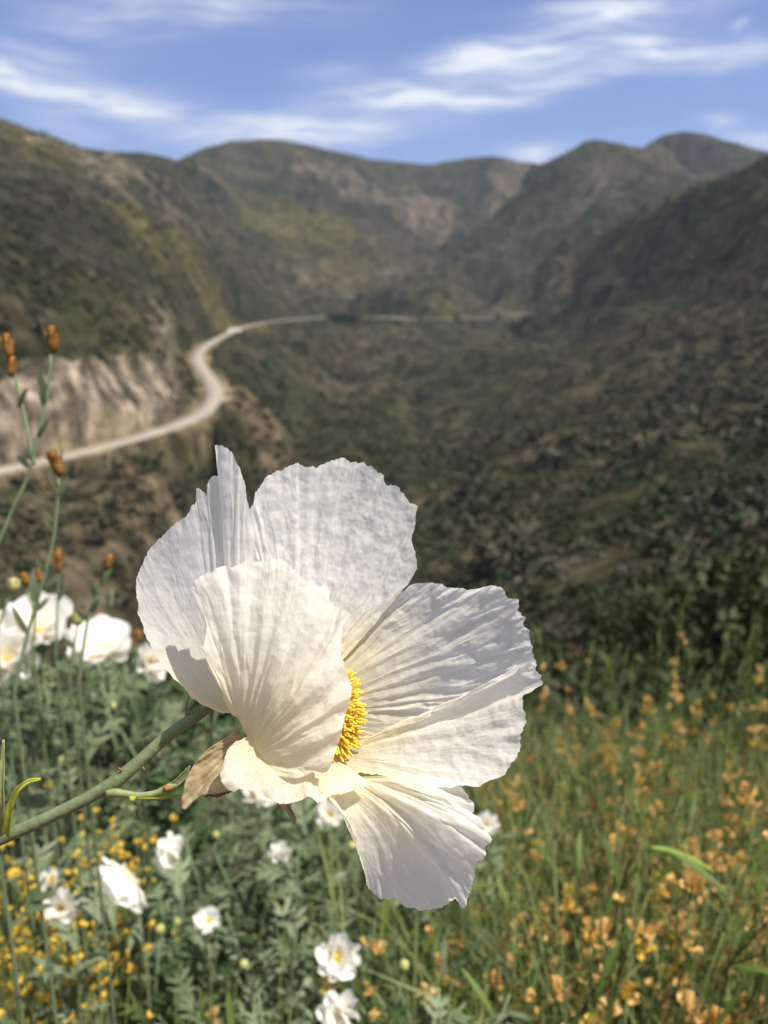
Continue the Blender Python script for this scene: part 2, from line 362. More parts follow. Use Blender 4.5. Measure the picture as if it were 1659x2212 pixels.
for a_, b_ in (((262, 1665), (255, 1657)), ((308, 1658), (313, 1664))):
    mb = MB(); mb.tube([at(a_[0], a_[1], D0+.004), at(b_[0], b_[1], D0+.003)], [.0006, .0001], 6); hero_build(mb, 'prickle', M['node'], stem)
flat_leaf([(12,1806,-.5),(18,1770,-.2),(24,1735,0),(40,1704,.2),(62,1688,.2),(88,1682,.1)], [18, 15, 12, 10, 8, 2], 'curled_leaf', M['ygreen'], stem, .5)
flat_leaf([(2,1800,-.5),(3,1740,0),(4,1670,.2),(7,1598,.2)], [8, 12, 10, 2], 'narrow_leaf', M['bract'], stem, .5)
flat_leaf([(404,1560,-1.2),(402,1535,-1.1),(408,1505,-1)], [6, 5, 1], 'bract', M['bract'], stem)
flat_leaf([(402,1548,-1.2),(418,1535,-1.1),(436,1521,-1)], [5, 5, 1], 'bract', M['bract'], stem)
# dry sepal hanging behind the lowest petal
def poly_leaf(outl, name, m, par, seed, cup=.4, th=.0004):
    o_ = np.array(outl, float); b = o_[0]; E = catmull(o_[1:], 90)
    t = np.linspace(0, 1, 40)[:, None, None]
    P = b*(1-t)+E*t; s_ = np.linspace(-1, 1, 90)[None, :]
    P[..., 2] += cup*(s_**2)*t[..., 0]+.12*fbm(P[..., 0]*.03, P[..., 1]*.03, 3, seed)+.05*ridge(pn(s_*5, t[..., 0]*1.5, seed))*t[..., 0]
    W = at(P[..., 0], P[..., 1], D0-P[..., 2]/100)-np.array(hero.location)
    o = grid_obj(name, W, m, par); md = o.modifiers.new('thickness', 'SOLIDIFY'); md.thickness = th
    return o
sep = poly_leaf([(528,1590,-.4),(505,1583,-.6),(480,1598,-.3),(447,1620,0),(420,1650,.2),(403,1680,.3),(396,1705,.4),(391,1735,.4),(394,1748,.4),(402,1749,.4),(420,1730,.5),(440,1718,.6),(465,1716,.6),(500,1707,.5),(520,1690,.3),(530,1640,0)], 'sepal', M['sepal'], hero, 3, .35)
sep['label'] = 'dry tan sepal hanging behind the lowest petal'
mb = MB(); P = sm([(440,1721,.62),(452,1717,.66),(470,1719,.66),(485,1714,.6),(503,1707,.5)], 30); P[:, 1] += rs.normal(0, 1.2, 30)
mb.tube(at(P[:, 0], P[:, 1], D0-P[:, 2]/100), [.0002, .0005, .0006, .0003], 6); hero_build(mb, 'torn_edge', M['sepal_edge'], sep)
poly_leaf([(605,1700,1),(595,1715,1.1),(602,1738,1.0),(622,1755,.9),(636,1778,.8),(640,1770,.8),(630,1745,1),(628,1720,1)], 'sepal', M['sepal_pink'], hero, 9, .1)['label'] = 'small pinkish sepal tip under the frilled petal'

# ------------------------------------------------------------------ the canyon: one ground sheet
H0 = 1.35
def lam_noise(x, y, r):
    """spurs and gullies, real sizes in metres; small ones everywhere, large ones only far off"""
    z = 0
    wx = x+30*pn(x/140, y/140, 40); wy = y+30*pn(x/140, y/140, 41)
    for lam, a, k in ((420, .10, 0), (210, .15, 1), (105, .13, 1), (52, .12, 1), (24, .07, 0), (11, .04, 0)):
        fade = np.clip((r/lam-2.6)/4.0, 0, 1)
        n = pn(wx/lam, wy/lam, 50+int(lam))
        if k: n = ridge(n)-.5
        z = z+fade*(1-(.6 if lam > 150 else -.5)*np.clip((r-1900)/500, 0, 1))*lam*a*n
    return z
def dv(u, v):                      # distance at which the sight line meets the road level, 60 m below the lens
    return -60/azel(u, v)[1]
ROAD_UV = [(-260,1085),(-120,1046),(0,1014),(130,990),(210,971),(290,948),(350,932),(400,914),(440,896),(462,876),(468,858),(464,838),(456,820),(440,803),(427,787),(422,772),(430,757),(450,742),(480,728),(505,714),(530,704),(570,697),(620,691),(670,687),(715,684),(770,684),(850,687),(900,690),(960,689),(1010,687),(1060,684),(1110,681),(1160,676)]
road = []
for u, v in ROAD_UV:
    a, e = azel(u, v); d = -60/e; road.append((math.sin(a)*d, math.cos(a)*d))
road = np.array(road)
def dens(P, step):
    P = np.array(P, float); k = np.concatenate([[0], np.cumsum(np.linalg.norm(np.diff(P, axis=0), axis=1))])
    n = max(2, int(k[-1]/step)); s = np.linspace(0, k[-1], n)
    return np.stack([np.interp(s, k, P[:, i]) for i in range(P.shape[1])], 1)
for _ in range(3):                 # round the bends
    road = np.concatenate([road[:1], .25*road[:-2]+.5*road[1:-1]+.25*road[2:], road[-1:]]) if _ == 0 else road
road = dens(road, 6)
for _ in range(6): road[1:-1] = .25*road[:-2]+.5*road[1:-1]+.25*road[2:]
C = []                             # control points: azimuth, ln r, slope of the sight line
def cp(u, v, d): a, e = azel(u, v); C.append((a, math.log(d), e, u, v))
def line(pts, step=70, back=None, sink=.03, taper=0):
    q = dens(pts, step)
    for i, (u, v, d) in enumerate(q):
        cp(u, v, d); k = 1-taper*i/(len(q)-1)
        if back:
            a, e = azel(u, v); C.append((a, math.log(d*(1+(back-1)*k)), e-sink*k, u, v))
line([(-420,150,2700),(0,255,1550),(120,298,1650),(240,330,1750),(310,331,1850),(385,347,2000)], 60)
line([(392,347,2900),(420,330,2900),(450,318,2900),(500,307,2950),(560,301,3000),(620,305,3050),(680,318,3100),(740,330,3100),(800,343,3200),(860,351,3300),(940,356,3400)], 45, 1.35, .03)
line([(950,354,3600),(1000,342,3600),(1060,338,3600),(1110,346,3600),(1165,356,3600)], 45, 1.3, .03)
line([(1160,364,2300),(1200,342,2250),(1240,320,2250),(1272,303,2250),(1300,302,2250),(1340,308,2260),(1395,330,2300),(1460,370,2300)], 30, 1.14, .03)
line([(1370,345,2700),(1400,328,2700),(1435,310,2700),(1475,306,2700),(1520,310,2700),(1560,318,2700),(1610,326,2700),(1659,338,2700),(1900,365,2750)], 35, 1.3, .03)
line([(1170,385,2150),(1100,440,2080),(1030,500,1980),(950,560,1860),(870,620,1760)], 60, 1.12, .012, .8)
line([(2100,250,820),(1860,285,900),(1659,343,980),(1500,412,1080),(1350,490,1180),(1230,560,1330),(1130,620,1470),(1060,664,1540)], 55, 1.2, .035, .85)
line([(-420,230,520),(-200,320,600),(0,388,700),(150,415,800),(250,443,910),(330,480,1030),(420,530,1180),(500,588,1270),(560,633,1340),(640,670,1430)], 50, 1.22, .03, .85)
for q in [(0,330,1100),(150,372,1200),(300,405,1350),(400,450,1450),(500,530,1550),(450,400,2200),(560,450,2100),(600,370,2500),(800,400,2600),(700,450,2200),(600,530,1850),(750,560,1850),(700,620,1650),(1000,430,2700),(900,450,2500),(850,520,2200),(1100,400,2800),
          (1300,380,1950),(1300,440,1750),(1200,470,1860),(1200,540,1700),(1100,540,1800),(1100,600,1660),(1000,550,1800),(1000,605,1660),(930,655,1480),(1400,400,2050),(1550,380,2450),(1400,440,1800),(1250,345,2120),(1330,345,2100),(1640,370,2500),
          (1659,655,620),(1659,600,680),(1659,500,790),(1659,420,880),(1500,650,800),(1500,560,900),(1500,480,985),(1350,645,980),(1350,565,1070),(1230,650,1180),(1860,660,480),(1860,480,680),(1860,380,780),
          (0,500,560),(150,520,640),(250,560,740),(350,620,890),(430,655,1080),(480,660,1170),(530,697,1110),(0,620,410),(150,650,465),(300,700,560),(300,640,720),(0,705,360),(200,765,405),(330,815,455),(400,845,485),(-200,500,420),(-200,700,330),(-400,600,300),
          (800,655,1720),(700,655,1500),
          (700,705,1290),(650,800,950),(640,880,720),(630,960,560),(560,1100,400),(400,1250,290),(200,1400,225),(0,1500,185),(-200,1600,150),
          (500,800,740),(560,760,950),(600,720,1180),(560,900,500),(550,950,465),(520,860,505),(610,935,530),(600,860,640),
          (300,1050,308),(250,1200,268),(450,1000,385),(0,1100,262),(0,1250,240),(100,1350,225),(-200,1250,210),(400,1100,330),
          (850,730,1180),(900,790,1000),(900,860,820),(900,960,540),(800,850,820),(760,950,540),(700,1100,335),(700,1300,200),(1050,760,1080),(1050,860,800),(1100,930,560),
          (900,1040,425),(1000,1015,385),(1100,1000,352),(1200,975,338),(1300,948,330),(1400,925,325),(1500,900,322),(1659,865,315),(1860,820,300),
          (1300,890,500),(1500,850,480),(1300,800,650),(1500,780,580),(1300,700,880),(1500,700,720),(1700,740,500),
          (900,1110,320),(1000,1150,265),(1100,1100,255),(1300,1100,205),(1600,1050,170),(1900,1000,140),(1000,1300,150),(1300,1250,120),(1600,1200,98),(1900,1150,80),(1000,1450,88),(1300,1420,70),(1600,1380,58),(800,1450,100),(600,1500,90),(300,1600,70),(0,1650,60),(-300,1700,45)]:
    cp(*q)
for i in range(0, len(road), 10):
    x, y = road[i]; r = math.hypot(x, y); a = math.atan2(x, y)
    if r > 200: C.append((a, math.log(r), -60/r, 0, 0)); 
for r in (.15, .5, 1.2, 3, 8, 18, 34):
    for a in (-50, -30, -15, 0, 15, 30, 50): C.append((R(a), math.log(r), -H0/r-.39-.0009*max(0, -a), 0, 0))
for a in (-50, -35, -20, -10, 0, 10, 20, 35, 50):
    C.append((R(a), math.log(6000), -.015, 0, 0)); C.append((R(a), math.log(9500), -.012, 0, 0)); C.append((R(a), math.log(14500), -.008, 0, 0))
for a in (-50, 50):
    for r, e in ((80, -.4), (160, -.4), (300, -.15), (600, .05), (1000, .12), (1500, .14), (2500, .12)): C.append((R(a), math.log(r), e+(.05 if a < 0 else 0), 0, 0))
C = np.array(C)
KA = 2.6
cx_, cy_ = np.sin(C[:, 0])*np.exp(C[:, 1]), np.cos(C[:, 0])*np.exp(C[:, 1])
rr = np.exp(C[:, 1])
tgt = C[:, 2]+H0/rr-lam_noise(cx_, cy_, rr)/rr
PX = np.stack([C[:, 0]*KA, C[:, 1]], 1)
def ker(A, B):
    d2 = (A[:, None, 0]-B[None, :, 0])**2+(A[:, None, 1]-B[None, :, 1])**2
    return .5*d2*np.log(d2+1e-9)
n = len(PX); K = ker(PX, PX)+np.eye(n)*6e-6
Pm = np.concatenate([np.ones((n, 1)), PX], 1)
A = np.block([[K, Pm], [Pm.T, np.zeros((3, 3))]])
sol = np.linalg.solve(A, np.concatenate([tgt, np.zeros(3)]))
def rbf(az, lr):
    q = np.stack([az.ravel()*KA, lr.ravel()], 1); o = np.empty(len(q))
    for i in range(0, len(q), 20000):
        b = q[i:i+20000]; o[i:i+20000] = ker(b, PX)@sol[:n]+sol[n]+b@sol[n+1:]
    return o.reshape(az.shape)
azs = np.concatenate([np.linspace(-180, -55, 40)[:-1], np.linspace(-55, -31, 30)[:-1], np.linspace(-31, 31, 740), np.linspace(31, 55, 30)[1:], np.linspace(55, 180, 40)[1:]])*math.pi/180
lrs = np.concatenate([np.linspace(math.log(.15), math.log(50), 110)[:-1], np.linspace(math.log(50), math.log(200), 150)[:-1], np.linspace(math.log(200), math.log(1600), 470)[:-1], np.linspace(math.log(1600), math.log(4200), 190)[:-1], np.linspace(math.log(4200), math.log(14500), 30)])
AZ, LR = np.meshgrid(azs, lrs)
RR = np.exp(LR)
# sample the smooth part coarsely, then interpolate
ca = np.linspace(-50, 50, 300)*math.pi/180; cl = np.linspace(lrs[0], lrs[-1], 560)
CA, CL = np.meshgrid(ca, cl); EE = rbf(CA, CL)
def bil(az, lr):
    x = np.clip((az-ca[0])/(ca[1]-ca[0]), 0, len(ca)-1.001); y = np.clip((lr-cl[0])/(cl[1]-cl[0]), 0, len(cl)-1.001)
    i = x.astype(int); j = y.astype(int); fx = x-i; fy = y-j
    return (EE[j, i]*(1-fx)+EE[j, i+1]*fx)*(1-fy)+(EE[j+1, i]*(1-fx)+EE[j+1, i+1]*fx)*fy
def smooth_e(az, lr):
    e = bil(np.clip(az, -.85, .85), lr)
    back = np.clip((np.abs(az)-1.2)/1.6, 0, 1)       # behind the lens both flanks join
    e2 = .5*(bil(az*0-.85, lr)+bil(az*0+.85, lr))+.35*np.clip((lr-1)/6, 0, 1)
    return e*(1-back)+e2*back
ib = int(np.argmax(np.arctan2(road[:, 0], road[:, 1])[:len(road)//3*2]*(np.hypot(*road.T)[:len(road)//3*2] < 520)*1.0-5.0*(np.hypot(*road.T)[:len(road)//3*2] > 520)))
AZN = np.maximum.accumulate(np.arctan2(road[:ib+1, 0], road[:ib+1, 1])); RN = np.hypot(*road[:ib+1].T)
rf0 = np.where(np.hypot(*road.T) > 1080)[0][0]
AZF = np.maximum.accumulate(np.arctan2(road[rf0:, 0], road[rf0:, 1])); RF = np.hypot(*road[rf0:].T)
SKY_ = [azel(u, v) for u, v in [(-600,60),(-300,150),(0,255),(60,280),(120,298),(180,321),(240,329),(310,332),(385,346),(420,330),(450,318),(500,307),(560,301),(620,305),(680,318),(740,330),(800,343),(860,351),(940,356),(1000,343),(1060,338),(1110,346),(1165,355),(1200,342),(1240,320),(1272,303),(1300,302),(1350,313),(1388,322),(1410,306),(1435,291),(1475,285),(1520,291),(1560,302),(1610,316),(1659,331),(1900,380)]]
SKA, SKE = np.array(SKY_).T
rd2 = road; rseg = np.hypot(*road.T)
def height(x, y):
    r = np.hypot(x, y); az = np.arctan2(x, y)
    z = (smooth_e(az, np.log(r))-H0/r)*r+lam_noise(x, y, r)
    cap = (np.interp(az, SKA, SKE)+.0018*pn(az*40, np.log(r)*6, 71))*r        # no hill tops out above the ridge line
    far = (r > 1150) & (np.abs(az) < .6); z = np.where(far, np.minimum(z, cap), z)
    near = np.clip(1-r/20, 0, 1)
    z = z+near*.05*fbm(x*1.2, y*1.2, 3, 90)
    # road bench: cut and fill to a level shelf
    sh = x.shape; x_, y_ = x.ravel(), y.ravel(); z = z.ravel().copy(); r_ = r.ravel()
    cand = np.where((r_ > 180) & (r_ < 1800) & (np.abs(az.ravel()) < .7))[0]
    dm = np.full(len(x_), 1e9)
    for i in range(0, len(cand), 20000):
        c = cand[i:i+20000]
        dm[c] = np.sqrt(((x_[c, None]-rd2[None, ::2, 0])**2+(y_[c, None]-rd2[None, ::2, 1])**2).min(1))
    # the road is cut into the flank: rock face above it, fill slope below it
    az_ = az.ravel()
    near_ = (az_ > AZN[0]) & (az_ < AZN[-1]); rn = np.interp(az_, AZN, RN)
    far_ = (az_ > AZF[0]) & (az_ < AZF[-1]); rf = np.interp(az_, AZF, RF)
    q = near_ & (r_ < rn+3) & (dm < 90); cz = np.minimum(z[q], -60.5-.42*np.maximum(0, dm[q]-7)); fw = np.clip((AZN[-1]-az_[q])/.05, 0, 1); z[q] = z[q]*(1-fw)+cz*fw
    q = far_ & (r_ < rf+6) & (dm < 260) & (r_ > 480); z[q] = np.minimum(z[q], -60.5-.11*np.maximum(0, dm[q]-9))
    q = near_ & (r_ >= rn) & (dm < 60) & (r_ < rn+62)
    if q.any():
        hu = np.interp(CU+F*np.tan(az_[q])*1.06, [-260, -100, 0, 60, 120, 200, 260, 320, 380, 430, 470], [25, 27, 28, 31, 31, 26, 18, 10, 6, 4, 2])
        d_ = np.maximum(0, dm[q]-6.5); hw = hu*(1-np.exp(-d_/9.0))*(1+.12*fbm(x_[q]/14, y_[q]/14, 3, 77))
        b_ = np.clip((d_-20)/30, 0, 1); b_ = b_*b_*(3-2*b_); z[q] = (-60+hw+np.maximum(0, d_-20)*.3)*(1-b_)+z[q]*b_
    inn = 6.5+.006*r_; w = np.clip(1-(dm-inn)/np.where(near_, 3.0, 12+.01*r_), 0, 1); w = w*w*(3-2*w)
    z = z*(1-w)+(-60)*w
    return z.reshape(sh)+CAM[2], dm.reshape(sh)
X, Y = np.sin(AZ)*RR, np.cos(AZ)*RR
Z, DM = height(X, Y)
# buttresses and runnels on the rock cut beside the road
UU = CU+F*np.tan(AZ)*1.0        # bearing written as picture column, only to name places
def patch(u, v, d, ru, rl, nz=.6, s=0):
    a, e = azel(u, v)
    g = ((AZ-a)/(ru/F))**2+((LR-math.log(d))/rl)**2
    w = 1-g+nz*(1.2*fbm(X/(d*.045), Y/(d*.045), 4, 100+s)+1.2*fbm(X/(d*.012), Y/(d*.012), 4, 130+s))
    return np.clip(w*1.1, 0, 1)
cliff = np.maximum.reduce([patch(120,900,300,175,.075,.55,1), patch(300,900,355,70,.07,.6,2), patch(-100,900,270,150,.09,.5,3)])
up_ = (AZ > AZN[0]) & (AZ < AZN[-1]) & (RR > np.interp(AZ, AZN, RN))
wall = up_*np.clip((DM-5)/2, 0, 1)*np.clip((34-DM)/10+1.2*fbm(X/12, Y/12, 3, 119), 0, 1)*np.clip((400-UU)/60, 0, 1)
wall = wall*np.clip((Z-CAM[2]+60)/1.5, 0, 1)
cliff = wall
along = (X*.75+Y*.66)
runnel = .6*ridge(pn(along/8+.5*pn(X/20, Y/20, 5), Z/70, 120))+.4*ridge(pn(along/3.2, Z/40, 121))
Z = Z+cliff*(1.6*runnel+2.2*fbm(X/7, Y/7, 4, 133)+.9*ridge(pn(X/2.5, Y/2.5, 134)))

g_tan = np.maximum.reduce([patch(560,915,490,75,.13,.5,5), patch(300,1060,305,200,.10,1.1,6)*.7, patch(120,1130,262,200,.12,1.1,7)*.7, patch(360,745,610,60,.05,.7,8)*.9, patch(440,718,700,45,.05,.5,9), patch(1100,985,350,240,.09,.9,10)*.75, patch(1400,940,300,200,.1,.9,11)*.5, patch(1060,920,520,40,.1,.9,12)*.6])
rock = np.maximum.reduce([patch(230,385,1400,190,.06,.9,15), patch(130,345,1350,90,.05,.9,16), patch(410,380,2000,90,.05,.9,17), patch(740,380,2500,120,.06,1.0,18), patch(920,420,2500,80,.1,1.0,19), patch(1110,400,2700,70,.08,.9,20), patch(1280,400,1900,60,.08,.9,21)*.6, patch(1150,600,1500,170,.08,1.1,22)*.55, patch(1450,360,2200,120,.08,1.1,23)*.5, patch(890,560,1900,60,.08,1.0,24)*.5, patch(700,600,1700,110,.08,1.0,25)*.45])
ygr = np.maximum.reduce([patch(440,530,1090,200,.06,.7,30)*.9, patch(520,600,1150,120,.05,.5,31), patch(200,430,960,200,.09,.7,32)*.8, patch(640,490,2000,190,.1,.7,33)*.9, patch(550,330,2700,160,.15,.8,34)*.4, patch(0,330,1250,150,.1,.8,35)*.6, patch(700,550,1750,100,.06,.6,36)*.5, patch(1050,683,1420,130,.03,.6,37)*.9, patch(1500,640,1050,240,.04,.8,38)*.5])
grn = np.maximum.reduce([patch(620,830,800,90,.2,.7,40), patch(600,900,640,60,.2,.7,41), patch(1050,960,480,180,.15,1.1,42)*.7, patch(1050,1120,290,180,.18,1.1,43)*.7, patch(1500,560,900,300,.15,1.0,44)*.6, patch(1400,480,1100,300,.1,1.0,45)*.5])
dark = np.maximum.reduce([patch(120,520,640,260,.22,.6,50)*.8, patch(1330,600,1000,110,.08,.4,51), patch(1060,640,1400,110,.05,.5,52)*.8, patch(300,660,620,170,.15,.8,53)*.6, patch(640,330,2800,140,.08,.9,54)*.5])
n1 = fbm(X/60, Y/60, 4, 130); n2 = fbm(X/16, Y/16, 3, 140); n3 = fbm(X/220, Y/220, 3, 150)
c_ch = np.array([.022, .028, .014]); c_ch2 = np.array([.058, .051, .030]); c_br = np.array([.10, .076, .053])
def lerp(a, b, w): return a+(b-a)*w[..., None]
COL = lerp(c_ch*np.ones(X.shape+(3,)), c_ch2, np.clip(.5+1.0*n1+.7*n2, 0, 1))
COL = lerp(COL, c_br, np.clip(-.02+.9*n3+.8*n2, 0, .4))
COL = lerp(COL, np.array([.026, .038, .016]), grn*.6)
COL = lerp(COL, np.array([.105, .092, .036]), ygr*.85)
COL = lerp(COL, np.array([.034, .032, .026]), dark*.8)
COL = lerp(COL, np.array([.23, .18, .13]), rock*np.clip(.42+.8*fbm(X/28, Y/28, 4, 151), 0, .75))
COL = lerp(COL, np.array([.17, .128, .085]), g_tan*.7)
COL = lerp(COL, np.array([.115, .092, .07]), cliff)
fr = fbm(along/6, Z/6, 4, 131)
COL = lerp(COL, np.array([.31, .255, .195]), cliff*np.clip(.62+1.5*pn(along/6+.8*pn(X/9, Z/9, 6), Z/22, 122)+.9*pn(along/14, Z/25, 123), 0, 1))
COL = lerp(COL, np.array([.06, .055, .035]), cliff*np.clip((fr-.02)*5, 0, .85))
verge = np.clip(1-np.abs(DM-7)/6, 0, 1)*np.clip(.6+n2, 0, 1)
COL = lerp(COL, np.array([.30, .24, .14]), verge*.8*(RR < 900))
nearw = np.clip(1-RR/25, 0, 1); COL = lerp(COL, np.array([.16, .115, .08]), np.clip(nearw*2, 0, 1))

COL = lerp(COL, COL*.88, np.clip((RR-60)/60, 0, 1)*(1-.5*cliff))
COL = np.clip(COL, .005, 1)
rough_w = np.clip(1-cliff-.5*g_tan, 0, 1)

m, nt, out = mat('hillside'); L = nt.links.new
a = N(nt, 'ShaderNodeAttribute', attribute_name='tone'); geo = N(nt, 'ShaderNodeNewGeometry')
def tn(scale, det=4, ro=.6):
    q = N(nt, 'ShaderNodeTexNoise'); q.inputs['Scale'].default_value = scale; q.inputs['Detail'].default_value = det; q.inputs['Roughness'].default_value = ro
    L(geo.outputs['Position'], q.inputs['Vector']); return q
t1 = tn(.09, 5, .65); t2 = tn(.9, 4)
mr = N(nt, 'ShaderNodeMapRange'); L(t1.outputs['Fac'], mr.inputs['Value']); mr.inputs['From Min'].default_value = .36; mr.inputs['From Max'].default_value = .64; mr.inputs['To Min'].default_value = .45; mr.inputs['To Max'].default_value = 1.6
mr2 = N(nt, 'ShaderNodeMapRange'); L(t2.outputs['Fac'], mr2.inputs['Value']); mr2.inputs['From Min'].default_value = .3; mr2.inputs['From Max'].default_value = .7; mr2.inputs['To Min'].default_value = .7; mr2.inputs['To Max'].default_value = 1.3
mm = N(nt, 'ShaderNodeMath', operation='MULTIPLY'); L(mr.outputs[0], mm.inputs[0]); L(mr2.outputs[0], mm.inputs[1])
vm = N(nt, 'ShaderNodeVectorMath', operation='SCALE'); L(a.outputs['Color'], vm.inputs[0]); L(mm.outputs[0], vm.inputs['Scale'])
b1 = N(nt, 'ShaderNodeBump'); b1.inputs['Strength'].default_value = .8; b1.inputs['Distance'].default_value = 4; L(t1.outputs['Fac'], b1.inputs['Height'])
b2 = N(nt, 'ShaderNodeBump'); b2.inputs['Strength'].default_value = .5; b2.inputs['Distance'].default_value = .3; L(t2.outputs['Fac'], b2.inputs['Height']); L(b1.outputs[0], b2.inputs['Normal'])
df = N(nt, 'ShaderNodeBsdfDiffuse'); df.inputs['Roughness'].default_value = .6; L(vm.outputs[0], df.inputs['Color']); L(b2.outputs[0], df.inputs['Normal']); L(df.outputs[0], out.inputs['Surface'])
ground = grid_obj('ground', np.stack([X, Y, Z], -1), m, None, {'tone': COL}); ground['kind'] = 'structure'

# ------------------------------------------------------------------ the road
m, nt, out = mat('old_asphalt'); L = nt.links.new
geo = N(nt, 'ShaderNodeNewGeometry'); t1 = N(nt, 'ShaderNodeTexNoise'); t1.inputs['Scale'].default_value = .15; t1.inputs['Detail'].default_value = 5; L(geo.outputs['Position'], t1.inputs['Vector'])
rp = ramp(nt, [(.3, (.22, .185, .15)), (.7, (.30, .26, .215))]); L(t1.outputs['Fac'], rp.inputs['Fac'])
p = N(nt, 'ShaderNodeBsdfPrincipled'); p.inputs['Roughness'].default_value = .9; L(rp.outputs['Color'], p.inputs['Base Color']); L(p.outputs[0], out.inputs['Surface'])
road = road[:-9]
T = np.gradient(road, axis=0); T /= np.linalg.norm(T, axis=1)[:, None]; S = np.stack([T[:, 1], -T[:, 0]], 1)
RV = []
for wd, zz in ((-4.6, -.5), (-4.3, .45), (0, .55), (4.3, .45), (4.6, -.5)):
    tap = np.interp(np.arctan2(road[:, 0], road[:, 1]), [azel(880, 688)[0], azel(960, 688)[0]], [1, .42])*np.where(np.arange(len(road)) > rf0, 1, 1)
    RV.append(np.concatenate([road+S*wd*tap[:, None], np.full((len(road), 1), CAM[2]-60+zz)], 1))
ro_ = grid_obj('road', np.stack(RV, 1), m); ro_['kind'] = 'structure'
m2, nt, out = mat('road_paint'); p = N(nt, 'ShaderNodeBsdfPrincipled'); p.inputs['Base Color'].default_value = (.6, .45, .1, 1); nt.links.new(p.outputs[0], out.inputs['Surface'])
cl_ = np.stack([np.concatenate([road+S*q, np.full((len(road), 1), CAM[2]-60+.57)], 1) for q in (-.12, .12)], 1)
o = grid_obj('centre_line', cl_, m2, ro_)
# pale gravel turnout beside the bend
m3, nt, out = mat('pale_gravel'); L = nt.links.new
geo = N(nt, 'ShaderNodeNewGeometry'); t1 = N(nt, 'ShaderNodeTexNoise'); t1.inputs['Scale'].default_value = .4; L(geo.outputs['Position'], t1.inputs['Vector'])
rp = ramp(nt, [(.3, (.36, .33, .29)), (.7, (.5, .47, .43))]); L(t1.outputs['Fac'], rp.inputs['Fac']); p = N(nt, 'ShaderNodeBsdfDiffuse'); L(rp.outputs[0], p.inputs['Color']); L(p.outputs[0], out.inputs['Surface'])
def turnout(u, v, lw, ww):
    a, e = azel(u, v); d = -60/e; c = np.array([math.sin(a)*d, math.cos(a)*d]); i = ((road-c)**2).sum(1).argmin(); c = road[i]
    th = np.linspace(0, 2*math.pi, 40, endpoint=False); rad = 1+.12*np.sin(3*th+u)+.06*np.sin(7*th)
    P = c+(np.cos(th)*rad)[:, None]*T[i]*lw+(np.sin(th)*rad)[:, None]*S[i]*ww
    top = np.concatenate([P, np.full((40, 1), CAM[2]-60+.85)], 1); bot = top.copy(); bot[:, 2] -= 1.2
    mb = MB(); mb.add(np.concatenate([top, bot]), [tuple(range(40))]+[(j, (j+1) % 40, 40+(j+1) % 40, 40+j) for j in range(40)])
    o = mb.build('gravel_turnout', m3, None, False); o['kind'] = 'structure'
turnout(507, 714, 34, 9); turnout(850, 687, 30, 8)

# ------------------------------------------------------------------ shrubs on the slopes
def surf(x, y):
    z, _ = height(np.atleast_1d(np.asarray(x, float)), np.atleast_1d(np.asarray(y, float))); return z
import bmesh
def ico(sub):
    bm = bmesh.new(); bmesh.ops.create_icosphere(bm, subdivisions=sub, radius=1)
    V = np.array([v.co[:] for v in bm.verts]); Fc = np.array([[v.index for v in f.verts] for f in bm.faces]); bm.free(); return V, Fc
M['brush'] = leafmat('chaparral_leaf', (.020, .025, .013), (.085, .078, .046), .25, .12, .7, .2)
M['brush_green'] = leafmat('green_chaparral_leaf', (.022, .036, .012), (.06, .075, .028), .25, .2, .6, .2)
M['twig'] = leafmat('grey_twig', (.10, .085, .07), (.18, .155, .13), 5, 0, .8, .1)
def brush_mass(name, cnt, lo, hi, size, sub, matn, seed, keep=lambda u, lr, i, j: True, drop_tan=.4, clear=-.15, wq=1.0):
    rs_ = np.random.RandomState(seed)
    az = rs_.uniform(-29, 29, cnt)*math.pi/180; lr = rs_.uniform(math.log(lo), math.log(hi), cnt)
    r = np.exp(lr); x, y = np.sin(az)*r, np.cos(az)*r
    i = np.clip(np.searchsorted(azs, az), 0, len(azs)-1); j = np.clip(np.searchsorted(lrs, lr), 0, len(lrs)-1)
    bare = np.clip(cliff[j, i]*1.2+g_tan[j, i]*drop_tan+rock[j, i]*.7+ygr[j, i]*.6, 0, 1)
    nz = fbm(x/25, y/25, 3, seed+3)
    ok = ((rs_.uniform(0, 1, cnt) > bare) | (r < 50)) & (DM[j, i] > 10) & (nz > clear)
    az, lr, x, y, r = az[ok], lr[ok], x[ok], y[ok], r[ok]
    z, _ = height(x, y); k = len(x)
    s = rs_.uniform(.3, 1.1, k)**1.6*size*1.2*(1+.35*(r/1000)); s = s*np.where(rs_.uniform(0, 1, k) < .15, 1.5, 1)
    nq = sub; c = rs_.normal(0, 1, (k, nq, 3)); c /= np.linalg.norm(c, axis=2)[..., None]; c *= rs_.uniform(.35, 1, (k, nq, 1))*np.array([1, 1, .8])
    lob = rs_.normal(0, .3, (k, 3, 3)); c += lob[np.arange(k)[:, None], rs_.randint(0, 3, (k, nq))]; c[..., 2] = np.abs(c[..., 2])
    a1 = rs_.normal(0, 1, (k, nq, 3)); a1 /= np.linalg.norm(a1, axis=2)[..., None]; b1 = np.cross(a1, c+.2); b1 /= np.linalg.norm(b1, axis=2)[..., None]+1e-9
    w1 = wq*rs_.uniform(.14, .34, (k, nq, 1)); P = np.stack([c-a1*w1*1.3, c+b1*w1, c+a1*w1*1.3, c-b1*w1], 2)*s[:, None, None, None]
    P = P+np.stack([x, y, z-.05*s], 1)[:, None, None]
    q = np.arange(k*nq*4).reshape(-1, 4)
    me = bpy.data.meshes.new(name); fast_mesh(me, P.reshape(-1, 3), q); me.materials.append(matn)
    o = bpy.data.objects.new(name, me); col.objects.link(o); o['kind'] = 'stuff'; return o
